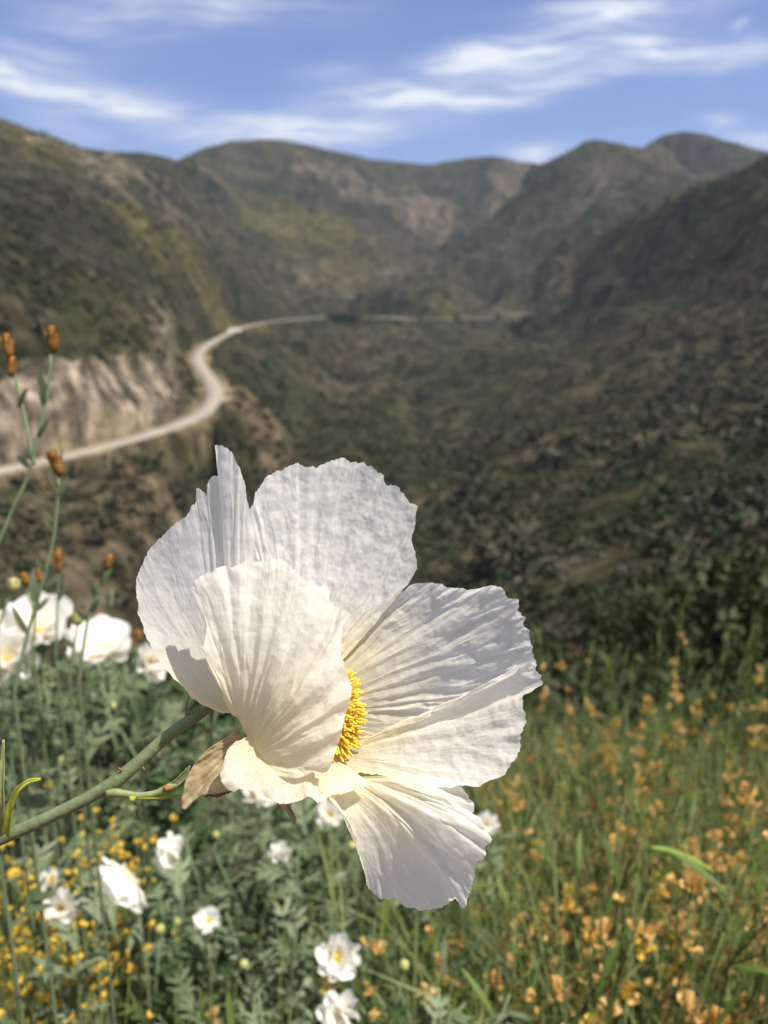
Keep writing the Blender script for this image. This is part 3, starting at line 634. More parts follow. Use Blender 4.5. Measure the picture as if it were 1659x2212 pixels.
brush_mass('chaparral', 14000, 250, 1500, 2.2, 26, M['brush'], 61)
brush_mass('chaparral', 8000, 50, 330, .95, 44, M['brush'], 62, drop_tan=.5)
M['brush_grey'] = leafmat('dry_grey_chaparral', (.07, .062, .048), (.14, .125, .10), .5, .1, .8, .1)
brush_mass('chaparral', 4000, 60, 900, 1.1, 34, M['brush_grey'], 64, drop_tan=.6)
brush_mass('chaparral', 4500, 120, 1100, 1.6, 30, M['brush_green'], 63)
# single bushes that can be told apart: leaf clumps over short twigs
def bush_template(seed, dense=900, matn='brush', leaf=1.0):
    r_ = np.random.RandomState(seed); root = empty('chaparral_bush', (0, 0, -50)); mb = MB()
    ctr = [(r_.normal(0, .35), r_.normal(0, .35), r_.uniform(.35, .85), r_.uniform(.25, .45)) for _ in range(11)]
    for _ in range(dense):
        c = ctr[r_.randint(11)]; d = r_.normal(0, 1, 3); d /= np.linalg.norm(d)
        p = np.array(c[:3])+d*c[3]*r_.uniform(.6, 1.1)*np.array([1, 1, .8]); p[2] = max(p[2], .04)
        a_ = r_.normal(0, 1, 3); a_ /= np.linalg.norm(a_); b_ = np.cross(a_, d+.3); b_ /= np.linalg.norm(b_)+1e-9; s_ = r_.uniform(.035, .085)*leaf
        mb.add([p-a_*s_*1.5, p+b_*s_*.7, p+a_*s_*1.5, p-b_*s_*.7], [(0, 1, 2, 3)])
    mb.build('foliage', M[matn], root)
    tb = MB()
    for c in ctr: tb.tube([(0, 0, -.1), (c[0]*.4, c[1]*.4, c[2]*.5), c[:3]], [.05, .03, .012], 5)
    tb.build('twigs', M['twig'], root); return root
bt = [bush_template(70+i, 700, 'brush' if i % 2 else 'brush_green') for i in range(4)]
kids_of(None)
BU = [(60,1060,2.6),(150,1085,3.0),(215,1065,2.4),(262,1010,2.4),(240,1100,3.4),(300,1120,2.2),(330,1075,2.0),(360,1100,2.4),(280,1160,2.6),(215,1170,4.2),(180,1120,3.0),(400,1060,3.0),(430,1085,3.2),(395,1120,2.0),(340,1170,2.0),(150,1200,3.0),(250,1230,2.6),(310,1215,2.0),(90,1150,2.6),(520,975,3.6),(545,1000,3.2),(480,960,2.6),(600,1000,3),
      (930,1090,3),(985,1120,3),(1040,1060,3.2),(1120,1075,2.8),(1180,1040,2.6),(1230,1100,2.2),(1290,1040,2.6),(1350,1010,2.6),(1420,980,2.8),(1380,1100,2),(1470,1060,2.2),(1540,1010,2.4),(1600,1120,1.6),(960,1190,2.6),(1050,1180,2.4),(1150,1200,1.9),(1250,1210,1.7),(1340,1180,1.6),(1440,1180,1.6),(1530,1160,1.6),(1000,1290,1.8),(1100,1310,1.6),(1210,1310,1.5),(1330,1290,1.4),(1450,1270,1.4),(1560,1260,1.5),(1120,1390,1.4),(1230,1400,1.2),(1500,1350,1.2),(1600,1330,1.3)]
BU += [(722,694,14),(742,690,16),(762,694,13),(735,700,12),(1120,680,12),(1075,692,9),(905,694,8),(985,692,8)]
def ray_ground(u, v):
    a, e = azel(u, v); rr_ = np.exp(np.linspace(math.log(20), math.log(1500), 500)); x, y = np.sin(a)*rr_, np.cos(a)*rr_
    z, _ = height(x, y); hit = np.where(z-CAM[2] > e*rr_)[0]
    i = hit[0] if len(hit) else 250
    return x[i], y[i], z[i]
used = [False]*4
COLR = ['olive green', 'dark', 'grey green', 'nearly black']
for k, (u, v, s) in enumerate(BU):
    x, y, z = ray_ground(u, v); t = k % 4
    if not used[t]: o = bt[t]; used[t] = True
    else: o = copy_tree(bt[t])
    o.location = (x, y, z-.1*s); sc = s*.95; o.scale = (sc*random.uniform(.9, 1.25), sc*random.uniform(.9, 1.2), sc*random.uniform(.75, 1)); o.rotation_euler = (0, 0, random.uniform(0, 6.28))
    if s > 7: tag(o, 'dark bush growing beside the far, nearly level stretch of the valley road', 'bush', 'dark bushes along the far stretch of road')
    elif u < 700: tag(o, 'dark rounded bush on the tan slope between the winding road and the white blossom', 'bush', 'dark bushes dotting the tan slope below the road')
    else: tag(o, 'blurred dark green bush on the scrubby hillside right of the white blossom', 'bush', 'bushes on the hillside at the right')

# canyon air
hv = MB(); hx, hy0, hy1, hz0, hz1 = 15000, -15000, 15000, -420, 1200
hv.add([(x_, y_, z_) for z_ in (hz0, hz1) for y_ in (hy0, hy1) for x_ in (-hx, hx)], [(0,1,3,2),(4,6,7,5),(0,4,5,1),(2,3,7,6),(0,2,6,4),(1,5,7,3)])
m, nt, out = mat('canyon_air'); pv = N(nt, 'ShaderNodeVolumePrincipled'); pv.inputs['Density'].default_value = .00006; pv.inputs['Color'].default_value = (.66, .78, 1, 1); pv.inputs['Anisotropy'].default_value = .2
nt.links.new(pv.outputs[0], out.inputs['Volume']); o = hv.build('haze', m, None, False); o['kind'] = 'stuff'
bm = bmesh.new(); bm.from_mesh(o.data); bmesh.ops.recalc_face_normals(bm, faces=bm.faces); bm.to_mesh(o.data); bm.free()




# ------------------------------------------------------------------ plants on the bank below the lens
def gz(x, y): return float(surf(x, y)[0])
def pix(u, v, d): return at(u, v, d)
M['pstem'] = leafmat('poppy_stem', (.13, .18, .09), (.22, .28, .16), 40, .1, .6)
M['pleaf'] = leafmat('poppy_leaf', (.085, .12, .05), (.24, .29, .17), 14, .3, .55)
M['pleaf_dark'] = leafmat('deep_green_leaf', (.03, .06, .018), (.08, .13, .04), 14, .3, .55)
M['bstem'] = leafmat('broom_stem', (.05, .07, .02), (.20, .23, .08), 12, .1, .6)
M['bleaf'] = leafmat('broom_leaf', (.035, .065, .012), (.17, .24, .045), 12, .45, .5)
M['orange'] = leafmat('orange_bloom', (.66, .37, .09), (.88, .64, .26), 25, .4, .6)
M['yellow'] = leafmat('yellow_bloom', (.72, .46, .05), (.9, .70, .14), 25, .4, .6)
M['tanbloom'] = leafmat('faded_bloom', (.48, .29, .10), (.76, .58, .28), 25, .35, .7)
M['bud'] = leafmat('pale_bud', (.42, .42, .14), (.6, .58, .28), 40, .2, .6)
M['drybud'] = leafmat('dry_orange_bud', (.17, .07, .015), (.36, .19, .05), 120, .15, .7, .2, .5)
M['pod'] = leafmat('green_pod', (.16, .24, .03), (.34, .42, .09), 60, .3, .5)
M['litter'] = leafmat('dry_litter', (.14, .10, .06), (.3, .23, .14), 20, .1, .8)

def npvec(*a): return np.array(a, float)
def rnd(r_, s): return r_.normal(0, s, 3)
def flat_petal(mb, c, d, up, L, W, cup=.35, seed=0, nu=9, nv=7, crk=.05):
    """broad crumpled petal from c along d; up is the side it cups towards"""
    d = d/np.linalg.norm(d); s = np.cross(d, up); s /= np.linalg.norm(s)+1e-9; n_ = np.cross(s, d)
    th = np.linspace(-1, 1, nu)[None, :]; t = np.linspace(0, 1, nv)[:, None]
    ang = th*1.3
    rad = L*t*(1-.5*np.abs(th)**2.6)*(1+.10*pn(th*3+seed, t*0, seed)*t)
    X_ = rad*np.sin(ang)*W/L*1.15; Y_ = rad*np.cos(ang*.8)
    Zz = cup*L*(t**2)*.9+.25*L*cup*(th**2)*t+crk*L*(ridge(pn(th*3.5+seed, t*1.5, seed+1))*t+.8*pn(th*6, t*4, seed+2)*t)
    P = c+X_[..., None]*s+Y_[..., None]*d+Zz[..., None]*n_
    mb.add(P.reshape(-1, 3), [(i*nu+j, i*nu+j+1, (i+1)*nu+j+1, (i+1)*nu+j) for i in range(nv-1) for j in range(nu-1)])

def blossom(root, c, axis_, size, seed, openness=.55, n=6, nk=0, boss=1.0):
    """poppy head: two whorls of three crumpled petals round a yellow boss"""
    r_ = np.random.RandomState(seed); axis_ = axis_/np.linalg.norm(axis_); a1 = np.cross(axis_, (.3, .2, .9)); a1 /= np.linalg.norm(a1); a2 = np.cross(axis_, a1)
    for k in range(n):
        th = k*2*math.pi/n+r_.normal(0, .18); op = openness*r_.uniform(.7, 1.2)
        out_ = math.cos(th)*a1+math.sin(th)*a2; d = out_*math.sin(op*1.5)+axis_*math.cos(op*1.5)
        mb = MB(); flat_petal(mb, np.zeros(3), d, axis_-out_*.4, size*.5*r_.uniform(.85, 1.1), size*.66, .3*r_.uniform(.2, 1.2), seed*7+k, 15, 11, .10)
        mb.v = [v+c-np.array(root.location) for v in mb.v]
        o = mb.build('petal', M['petal_far'], root)
        set_attr(o.data, 't', np.repeat(np.linspace(0, 1, 11), 15)*.8)
        vv = o.data.attributes.new('fan', 'FLOAT_VECTOR', 'POINT'); arr = np.stack([np.tile(np.linspace(0, 9, 15), 11)*1.5, np.repeat(np.linspace(0, 3, 11), 15), np.full(165, seed)], 1); vv.data.foreach_set('vector', arr.astype(np.float32).ravel())
    mb = MB()
    for k in range(60):
        d = axis_*r_.uniform(.4, 1)+a1*r_.normal(0, .5)+a2*r_.normal(0, .5); d /= np.linalg.norm(d)
        mb.tube([c+d*size*.03*boss, c+d*size*.12*boss, c+d*size*.14*boss], [.0003, .0004, .0011], 4)
    mb.v = [v-np.array(root.location) for v in mb.v]; mb.build('stamens', M['stamen'], root)

def lobed(mb, p, d, up, L, r_):
    """divided grey-green poppy leaf: a midrib blade with three to five narrow lobes"""
    d = d/np.linalg.norm(d); s = np.cross(d, up); s /= np.linalg.norm(s)+1e-9
    mb.blade(p, d, up, L, L*.16, .25, 3)
    for k, q in enumerate((.3, .32, .52, .55)):
        sg = 1 if k % 2 else -1
        mb.blade(p+d*L*q, d*.8+s*sg*.75, up, L*.48*r_.uniform(.7, 1.1), L*.12, .2, 3)
def stem_path(base, top, r_, bow=.06, n=9):
    base, top = np.array(base, float), np.array(top, float); b = rnd(r_, bow); b[2] = 0
    t = np.linspace(0, 1, n)[:, None]; lean = (top-base).copy(); hz = lean*np.array([1, 1, 0])
    P = base+lean*t-hz*(t*(1-t))*.8+b*np.sin(t*math.pi)
    return P
def leafy_stalk(r_, base, top, thick=.0022, nl=14, Lr=(.05, .11), lobes=True, mb=None, lb=None, start=.15):
    P = stem_path(base, top, r_); mb.tube(P, [thick*1.4, thick, thick*.6], 6)
    for k in range(nl):
        q = r_.uniform(start, .98); i = q*(len(P)-1); a = int(i); p = P[a]+(P[min(a+1, len(P)-1)]-P[a])*(i-a)
        th = r_.uniform(0, 2*math.pi); d = npvec(math.cos(th), math.sin(th), r_.uniform(.1, 1.2)); up = npvec(-math.cos(th)*.5, -math.sin(th)*.5, 1)+rnd(r_, .3)
        L_ = r_.uniform(*Lr)*(1.15-.5*q)
        if lobes: lobed(lb, p, d, up, L_, r_)
        else: lb.blade(p, d, up, L_, L_*r_.uniform(.1, .17), r_.uniform(-.1, .3), 3)
    return P
def shift(mb, o): mb.v = [v-np.array(o) for v in mb.v]; return mb

# ---- white poppies blooming behind the main flower: (u, v, distance, bloom size, opening, facing, label)
FL = [(82,1372,1.6,.135,.62,(.1,-.35,.8),'wide open white poppy, upper one at the left edge below the orange buds'),
      (18,1428,1.55,.11,.6,(.2,-.6,.5),'white poppy half cut by the left edge under the wide open one'),
      (218,1414,1.65,.12,.66,(.05,-.35,.8),'frilled white poppy with pale orange centre left of the big blossom'),
      (318,1432,1.75,.085,.5,(.5,-.4,.3),'small bluish white poppy half hidden beside the big left petal'),
      (285,1888,1.22,.085,.75,(-.5,-.3,-.4),'drooping white poppy with a yellow centre over the yellow flower clumps'),
      (384,1850,1.30,.060,.35,(-.5,-.3,.5),'folded white poppy right of the drooping one under the stem'),
      (132,1962,1.22,.050,.5,(.2,-.5,.5),'small square looking white poppy above the lower left yellow flowers'),
      (112,1910,1.45,.045,.4,(0,-.3,.8),'tiny half open white poppy just above the small square one'),
      (713,1762,1.75,.058,.6,(0,-.6,.6),'round white poppy directly under the frilled lowest petal'),
      (553,1722,1.60,.075,.5,(.3,-.2,.6),'white poppy partly hidden by the dry sepal and frilled petal'),
      (606,1846,1.45,.040,.4,(0,-.5,.6),'tiny cream white poppy between the green leaves at bottom centre'),
      (728,2068,1.12,.060,.55,(.1,-.6,.5),'white poppy with raised petals low in the middle of the meadow'),
      (745,2195,1.05,.060,.45,(-.3,-.4,.5),'white poppy cut off by the bottom edge of the picture'),
      (450,1992,1.30,.040,.7,(0,-.5,.8),'flat cream white bloom low among grey green leaves'),
      (1050,1782,1.60,.045,.5,(.1,-.5,.5),'small white bloom just right of the hanging petal')]
for k, (u, v, d, sz, op, ax, lab) in enumerate(FL):
    r_ = np.random.RandomState(300+k); c = pix(u, v, d); bx, by = c[0]+r_.normal(0, .06), c[1]+r_.uniform(.0, .15)
    bz = gz(bx, by); root = empty('poppy_plant', (bx, by, bz)); tag(root, lab, 'flower', 'white poppies blooming in the meadow')
    axv = ax[0]*RT-ax[1]*(-FW)*1.0+np.array([0, 0, ax[2]]); axv = npvec(ax[0], ax[1], ax[2])
    blossom(root, c, axv, sz, 400+k, op, boss=.6 if k < 4 else .9)
    mb, lb = MB(), MB(); leafy_stalk(r_, (bx, by, bz), c-axv/np.linalg.norm(axv)*.004, .0022, 16, (.05, .10), True, mb, lb)
    shift(mb, root.location).build('stem', M['pstem'], root); shift(lb, root.location).build('leaves', M['pleaf'], root)

# ---- leafy poppy stalks without blooms, on the left half
r0 = np.random.RandomState(12); stalks = []
def poppy_template(seed, h, bud):
    r_ = np.random.RandomState(seed); root = empty('poppy_stalk'); mb, lb = MB(), MB()
    n_ = 2 if seed % 2 else 1
    for q in range(n_):
        top = npvec(r_.normal(0, .07), r_.normal(0, .07), h*r_.uniform(.85, 1)); P = leafy_stalk(r_, (0, 0, 0), top, .0024, 24, (.06, .12), True, mb, lb, .25)
        if bud:
            b_ = MB(); c = P[-1]; b_.tube([c-(0, 0, .002), c+(0, 0, .006), c+(0, 0, .013), c+(0, 0, .017)], [.002, .0075, .007, .002], 8); b_.build('bud', M['bud'], root)
    mb.build('stem', M['pstem'], root); lb.build('leaves', M['pleaf' if seed % 3 else 'pleaf_dark'], root); return root
PT = [poppy_template(500+i, 1.0, i in (1, 4)) for i in range(6)]; kids_of(None); used = [False]*6
cnt = 0
for k in range(75):
    u = r0.uniform(-160, 860); v = r0.uniform(1330, 2300) if k > 14 else r0.uniform(1270, 1430)
    d = .82+ (2300-v)/900*1.15 + r0.uniform(-.08, .25)
    if k <= 14: u = r0.uniform(-100, 380); d = r0.uniform(1.5, 2.3)
    if u > 420 and v < 1560: v = r0.uniform(1560, 2200)
    c = pix(u, v, d); bx, by = c[0]+r0.normal(0, .05), c[1]+r0.uniform(0, .12); bz = gz(bx, by); t = k % 6; h = (c[2]-bz)
    if h < .25: continue
    o = PT[t] if not used[t] else copy_tree(PT[t]); used[t] = True
    o.location = (bx, by, bz); o.scale = (1, 1, h/1.0) if h < 1 else (h, h, h); o.scale = (max(.8, h), max(.8, h), h); o.rotation_euler = (r0.normal(0, .08), r0.normal(0, .08), r0.uniform(0, 6.3))
    tag(o, ('budding ' if t in (1, 4) else '')+('deep green' if PT[t].children and (500+t) % 3 == 0 else 'grey green')+' lobed poppy stalk in the blurred meadow on the left side', 'plant', 'leafy poppy stalks in the left half of the meadow')
for t in range(6):
    if not used[t]: pass

# ---- broom-like bushes with orange dried flowers on the right
def broom_template(seed, fl, nstem=9, pods=3):
    r_ = np.random.RandomState(seed); root = empty('deerweed'); lb = MB(); tips = []
    for q in range(nstem):
        th = r_.uniform(0, 6.28); rad = r_.uniform(.02, .17); h = r_.uniform(.68, 1.0)
        P = stem_path((r_.normal(0, .012), r_.normal(0, .012), 0), (math.cos(th)*rad, math.sin(th)*rad, h), r_, .02, 8)
        mb = MB(); mb.tube(P, [.0021, .0016, .0009], 5); tips.append(P)
        for w_ in range(2):            # a side twig
            i = r_.randint(3, 7); tp = P[i]+npvec(r_.normal(0, .04), r_.normal(0, .04), r_.uniform(.08, .2)); mb.tube([P[i], (P[i]+tp)/2+rnd(r_, .008), tp], [.0012, .001, .0006], 4)
        mb.build('stem', M['bstem'], root)
        for w_ in range(13):
            i = r_.uniform(1.5, 6.9); a = int(i); p = P[a]+(P[a+1]-P[a])*(i-a); th2 = r_.uniform(0, 6.28)
            L_ = r_.uniform(.015, .04) if w_ > 3 else r_.uniform(.045, .08)
            lb.blade(p, npvec(math.cos(th2), math.sin(th2), r_.uniform(.5, 2.2)), npvec(-math.cos(th2), -math.sin(th2), .7), L_, .0035 if w_ > 3 else .0065, r_.uniform(0, .25), 3)
    lb.build('leaves', M['bleaf'], root)
    for k in range(fl):
        P = tips[(k*k) % max(3, nstem*2//3)]; i = r_.uniform(3.4, 6.98); a = int(i); p = P[a]+(P[a+1]-P[a])*(i-a)+rnd(r_, .004)
        mb = MB(); m_ = M['orange'] if r_.rand() < .66 else (M['yellow'] if r_.rand() < .35 else M['tanbloom'])
        for w_ in range(r_.randint(2, 6)):
            th2 = r_.uniform(0, 6.28); d = npvec(math.cos(th2), math.sin(th2), r_.uniform(-.3, .9)); d /= np.linalg.norm(d); c = p+d*.004
            flat_petal(mb, c, d, npvec(0, 0, 1)+rnd(r_, .5), r_.uniform(.009, .018), r_.uniform(.007, .011), r_.uniform(.2, .9), r_.randint(999), 4, 4, .1)
            mb.tube([p, c+d*.004], [.0008, .0018], 4)
        mb.build('flower_cluster', m_, root)
    for k in range(pods):
        P = tips[r_.randint(nstem)]; p = P[r_.randint(4, 8)]; th2 = r_.uniform(0, 6.28); mb = MB()
        d = npvec(math.cos(th2), math.sin(th2), r_.uniform(.2, 1.5)); mb.blade(p, d, npvec(-math.cos(th2), -math.sin(th2), .7), .07, .009, .15, 5, .4); mb.build('long_leaf', M['bleaf'], root)
    return root
BT = [broom_template(600+i, 30 if i < 4 else 20, 9 if i < 4 else 11, 3) for i in range(5)]; kids_of(None); used = [False]*5
r0 = np.random.RandomState(15); k = 0
def top_v(u):                           # the ragged upper outline of the bushes
    return float(np.interp(u, [500, 760, 1000, 1100, 1180, 1240, 1320, 1400, 1500, 1600, 1700], [2000, 1900, 1700, 1620, 1500, 1465, 1430, 1405, 1395, 1395, 1400]))
for row, (dd, n_) in enumerate(((2.9, 17), (2.45, 16), (2.05, 15), (1.7, 13), (1.4, 12), (1.15, 9), (.98, 7))):
    for q in range(n_):
        u = 1000+(q+.5)/n_*760+r0.uniform(-40, 40) if row < 3 else 560+(q+.5)/n_*1220+r0.uniform(-50, 50)
        v = top_v(u)+(2.9-dd)*215*r0.uniform(.75, 1.15)+r0.uniform(-70, 30)
        d = dd*r0.uniform(.94, 1.06); c = pix(u, v, d); bx, by = c[0], c[1]; bz = gz(bx, by); h = c[2]-bz
        if h < .3: continue
        t = k % 5; k += 1
        o = BT[t] if not used[t] else copy_tree(BT[t]); used[t] = True
        o.location = (bx, by, bz); o.scale = (1, 1, h) if h > .8 else (.9, .9, h); o.rotation_euler = (r0.normal(0, .05), r0.normal(0, .05), r0.uniform(0, 6.3))
        tag(o, 'slender green bush dotted with small orange dried flowers in the meadow right of the stem', 'bush', 'orange flowered bushes crowding the lower right')
# a few among the poppies on the left
for (u, v, d) in ((470,1850,1.7),(640,1760,1.8),(420,2050,1.3),(560,2120,1.1),(250,2150,1.15),(690,1950,1.4),(100,2180,1.1)):
    c = pix(u, v, d); bz = gz(c[0], c[1]); t = 4; o = copy_tree(BT[t]); o.location = (c[0], c[1], bz); o.scale = (.8, .8, c[2]-bz); o.rotation_euler = (0, 0, r0.uniform(0, 6.3))
    tag(o, 'thin green bush with sparse orange flowers standing among the poppy leaves left of centre', 'bush', 'sparse orange flowered bushes among the poppies')

# ---- yellow flower clumps, lower left
for k, (u, v, d, n_, sp, lab) in enumerate(((250,1870,1.45,110,.04,'golden yellow flower clump behind the drooping white poppy'),(60,1930,1.5,90,.045,'yellow flower clump at the left edge below the stem'),(40,2080,1.2,120,.045,'bright yellow flower clump in the bottom left corner'),(190,2010,1.35,70,.05,'yellow flower clump right of the small square looking poppy'),(190,2130,1.2,30,.04,'sparse yellow flower clump near the bottom left'))):
    r_ = np.random.RandomState(700+k); c = pix(u, v, d); bz = gz(c[0], c[1]); root = empty('yarrow', (c[0], c[1], bz)); tag(root, lab, 'flower', 'clumps of small yellow flowers')
    st_, lb, h = MB(), MB(), c[2]-bz
    for q in range(n_):
        tp = npvec(r_.normal(0, sp), r_.normal(0, sp*.8), h+r_.normal(0, sp*1.5)-.02); base = npvec(r_.normal(0, .02), r_.normal(0, .02), 0); P = stem_path(base, tp, r_, .01, 6)
        st_.tube(P, [.0014, .0009, .0007], 4)
        for w_ in range(3): i = r_.randint(2, 5); lb.blade(P[i], npvec(r_.normal(), r_.normal(), 1), npvec(r_.normal(), r_.normal(), .5), r_.uniform(.02, .04), .003, .2, 2)
        fb_ = MB()
        for w_ in range(8):
            th2 = r_.uniform(0, 6.28); dd_ = npvec(math.cos(th2), math.sin(th2), r_.uniform(.0, .6)); flat_petal(fb_, tp+rnd(r_, .002), dd_, npvec(0, 0, 1), r_.uniform(.0045, .0085), .005, .4, w_, 3, 3, .1)
        fb_.build('flower_head', M['yellow'], root)
    st_.build('stems', M['bstem'], root); lb.build('leaves', M['pleaf'], root)

# ---- stalks with dry orange buds rising at the left edge
def bud_stalk(name, paths, buds, leaves, d, lab, cat='plant', matb='drybud'):
    P0 = paths[0][0]; c = pix(P0[0], P0[1], d); bx, by = c[0], c[1]+.03; bz = gz(bx, by)
    root = empty(name, (bx, by, bz)); tag(root, lab, cat, 'bud bearing stalks at the left edge')
    for i, pth in enumerate(paths):
        Q = catmull([(a, b, 0) for a, b in pth], 24) if len(pth) > 2 else np.array([(a, b, 0) for a, b in pth], float); W = pix(Q[:, 0], Q[:, 1], np.full(len(Q), d)+.004*i)
        if i == 0: W = np.concatenate([np.linspace((bx, by, bz), W[0], 8)[:-1], W])
        mb = MB(); mb.tube(W, [.0022, .0018, .0013], 8)
        if i == 0:
            r_ = np.random.RandomState(int(P0[0]*7+999)); ll = MB()
            for q in range(12): th2 = r_.uniform(0, 6.28); j = q/11*6.5; a = int(j); p = W[a]+(W[a+1]-W[a])*(j-a); lobed(ll, p, npvec(math.cos(th2), math.sin(th2), .8), npvec(-math.cos(th2), -math.sin(th2), 1), r_.uniform(.03, .07), r_)
            shift(ll, root.location).build('leaves', M['pleaf'], root)
        shift(mb, root.location).build('stem', M['pstem'], root)
    for (u, v, w_, h_, tl) in buds:
        mb = MB(); c = pix(u, v, d); e = UP*math.cos(tl)+RT*math.sin(tl); pxm = d/F
        mb.tube([c-e*h_*.5*pxm, c-e*h_*.3*pxm, c, c+e*h_*.3*pxm, c+e*h_*.5*pxm], [w_*.22*pxm, w_*.42*pxm, w_*.5*pxm, w_*.4*pxm, w_*.22*pxm], 10)
        for q in range(7):
            th2 = q*.9; s_ = RT*math.cos(th2)+FW*math.sin(th2); mb.blade(c+s_*w_*.35*pxm-e*h_*.2*pxm, e+s_*.25, s_, h_*.75*pxm, w_*.3*pxm, -.1, 3)
        shift(mb, root.location).build('bud', M[matb], root)
    lb = MB()
    for (u, v, du, dv_, w_) in leaves:
        p = pix(u, v, d); q = pix(u+du, v+dv_, d-.01); lb.blade(p, q-p, -FW, float(np.linalg.norm(q-p)), w_*d/F, .2, 4)
    if leaves: shift(lb, root.location).build('leaves', M['pleaf'], root)
    return root
bud_stalk('seed_stalk', [[(-75,1330),(-30,1225),(0,1165),(30,1095),(62,1025),(80,950),(97,880),(106,820),(110,765)], [(72,1004),(62,945),(48,880),(36,830),(28,800)]],
    [(114,733,25,58,-.1),(17,747,24,52,-.15),(26,792,20,44,.1)], [(98,850,-22,-55,18),(96,880,-10,-60,16),(64,1010,-30,-25,14),(80,950,22,-45,12),(40,880,16,-45,12)], .78,
    'tall thin stalk with a dark orange bud beside the pale road cut')
bud_stalk('seed_stalk', [[(30,1500),(52,1400),(78,1305),(98,1235),(116,1160),(124,1090),(127,1035)]], [(121,1000,26,60,-.35)], [(127,1060,-26,-45,14),(126,1080,16,-50,12),(118,1150,-28,-40,14),(98,1240,-22,-34,14),(92,1270,40,-30,12),(80,1310,-16,-80,22),(60,1370,-40,-60,16)], .84,
    'thin leafy stalk topped by a tilted orange bud under the road')
bud_stalk('seed_stalk', [[(170,1480),(180,1400),(192,1330),(210,1280),(228,1235)]], [(235,1214,18,34,.3)], [(205,1290,-14,-40,16),(215,1268,22,-40,14),(195,1325,18,-30,16),(190,1340,-30,-20,14)], .95, 'short stalk with a small dull orange bud above the frilled poppy')
bud_stalk('seed_stalk', [[(150,1470),(160,1400),(167,1352)]], [(168,1336,28,30,0)], [(160,1400,-22,-20,12)], 1.1, 'stalk with a round pale yellow bud between the two large blurred poppies', matb='bud')
bud_stalk('seed_stalk', [[(-10,1380),(12,1310),(28,1280)]], [(30,1263,26,28,0)], [(10,1320,-20,-30,14)], 1.1, 'stalk with a pale yellow bud at the left edge above the poppies', matb='bud')
bud_stalk('seed_stalk', [[(70,1400),(80,1310),(86,1262)], [(78,1330),(62,1290),(54,1262)]], [(87,1243,20,34,0),(54,1250,18,28,-.2)], [(80,1320,24,-30,12)], 1.15, 'stalk with two small orange buds just above the wide open poppy')
bud_stalk('seed_stalk', [[(120,1420),(124,1320),(127,1240)]], [(127,1212,18,52,0)], [(124,1300,20,-40,12)], 1.2, 'stalk with one long faded orange bud above the wide open poppy')
bud_stalk('seed_stalk', [[(290,1480),(296,1420),(299,1392)]], [(299,1374,18,26,0)], [], 1.3, 'stalk with an orange bud close to the big left petal')
# pale green pod lying across the bushes, lower right
mb = MB(); P = sm([(1405,1832,0),(1440,1838,0),(1480,1852,0),(1540,1884,0)], 20); c = pix(1470, 1848, 1.0)
mb.tube(pix(P[:, 0], P[:, 1], np.full(20, 1.0)), [.0022, .0046, .0044, .0042, .0044, .002], 8)
root = empty('curved_pod', tuple(c)); tag(root, 'pale yellow green curved pod catching the light at lower right', 'seed pod'); shift(mb, root.location).build('pod', M['pod'], root)
mb = MB(); b0_ = (float(c[0])+.02, float(c[1])+.05, 0); bz = gz(b0_[0], b0_[1]); mb.tube([(b0_[0], b0_[1], bz), (c[0]+.03, c[1]+.03, c[2]-.3), pix(1540, 1884, 1.0)], [.002, .0015, .001], 5); shift(mb, root.location).build('stem', M['bstem'], root)

# ---- uncountable low growth that fills the gaps
def undergrowth(name, cnt, az0, az1, r0_, r1_, hmax, matn, seed, wid=.004, Lr=(.06, .16)):
    r_ = np.random.RandomState(seed); az = r_.uniform(az0, az1, cnt)*math.pi/180; rr_ = r_.uniform(r0_**1.5, r1_**1.5, cnt)**(1/1.5)
    x, y = np.sin(az)*rr_, np.cos(az)*rr_; z = surf(x, y); h = r_.uniform(0, 1, cnt)**.8*hmax
    th = r_.uniform(0, 6.28, cnt); L_ = r_.uniform(*Lr, cnt); w_ = L_*0+wid*r_.uniform(.5, 1.5, cnt)
    d = np.stack([np.cos(th)*.45, np.sin(th)*.45, r_.uniform(.3, 1.4, cnt)], 1); d /= np.linalg.norm(d, axis=1)[:, None]
    s_ = np.stack([-np.sin(th), np.cos(th), r_.normal(0, .3, cnt)], 1); p = np.stack([x, y, z+h], 1)
    L1, W1 = L_[:, None], w_[:, None]; mid = p+d*L1*.5
    V = np.stack([p-s_*W1*.3, p+s_*W1*.3, mid-s_*W1+[0, 0, .002], mid+s_*W1+[0, 0, .002], p+d*L1*[[1, 1, .85]]-s_*W1*.1, p+d*L1*[[1, 1, .85]]+s_*W1*.1], 1)
    q0 = np.arange(cnt)[:, None]*6; q = np.concatenate([q0+[[0, 1, 3, 2]], q0+[[2, 3, 5, 4]]])
    me = bpy.data.meshes.new(name); fast_mesh(me, V.reshape(-1, 3), q); me.materials.append(matn); o = bpy.data.objects.new(name, me); col.objects.link(o); o['kind'] = 'stuff'
M['shade_grass'] = leafmat('painted_shade_grass', (.022, .038, .010), (.085, .12, .03), 12, .3, .55)  # undergrowth colour darkened to paint shade into the gaps of the meadow
undergrowth('undergrowth', 15000, 0, 34, .9, 4.2, .62, M['shade_grass'], 81, .0028, (.05, .14))
undergrowth('undergrowth', 11000, -4, 34, .9, 4.2, .8, M['bstem'], 82, .0016, (.12, .3))
undergrowth('undergrowth', 15000, -34, 8, .9, 3.6, .7, M['pleaf_dark'], 83, .006, (.04, .09))
undergrowth('undergrowth', 9000, -34, 8, .9, 3.4, .72, M['pleaf'], 84, .005, (.04, .09))
undergrowth('dry_litter', 6000, -40, 40, 1, 9, .08, M['litter'], 85, .003, (.03, .1))
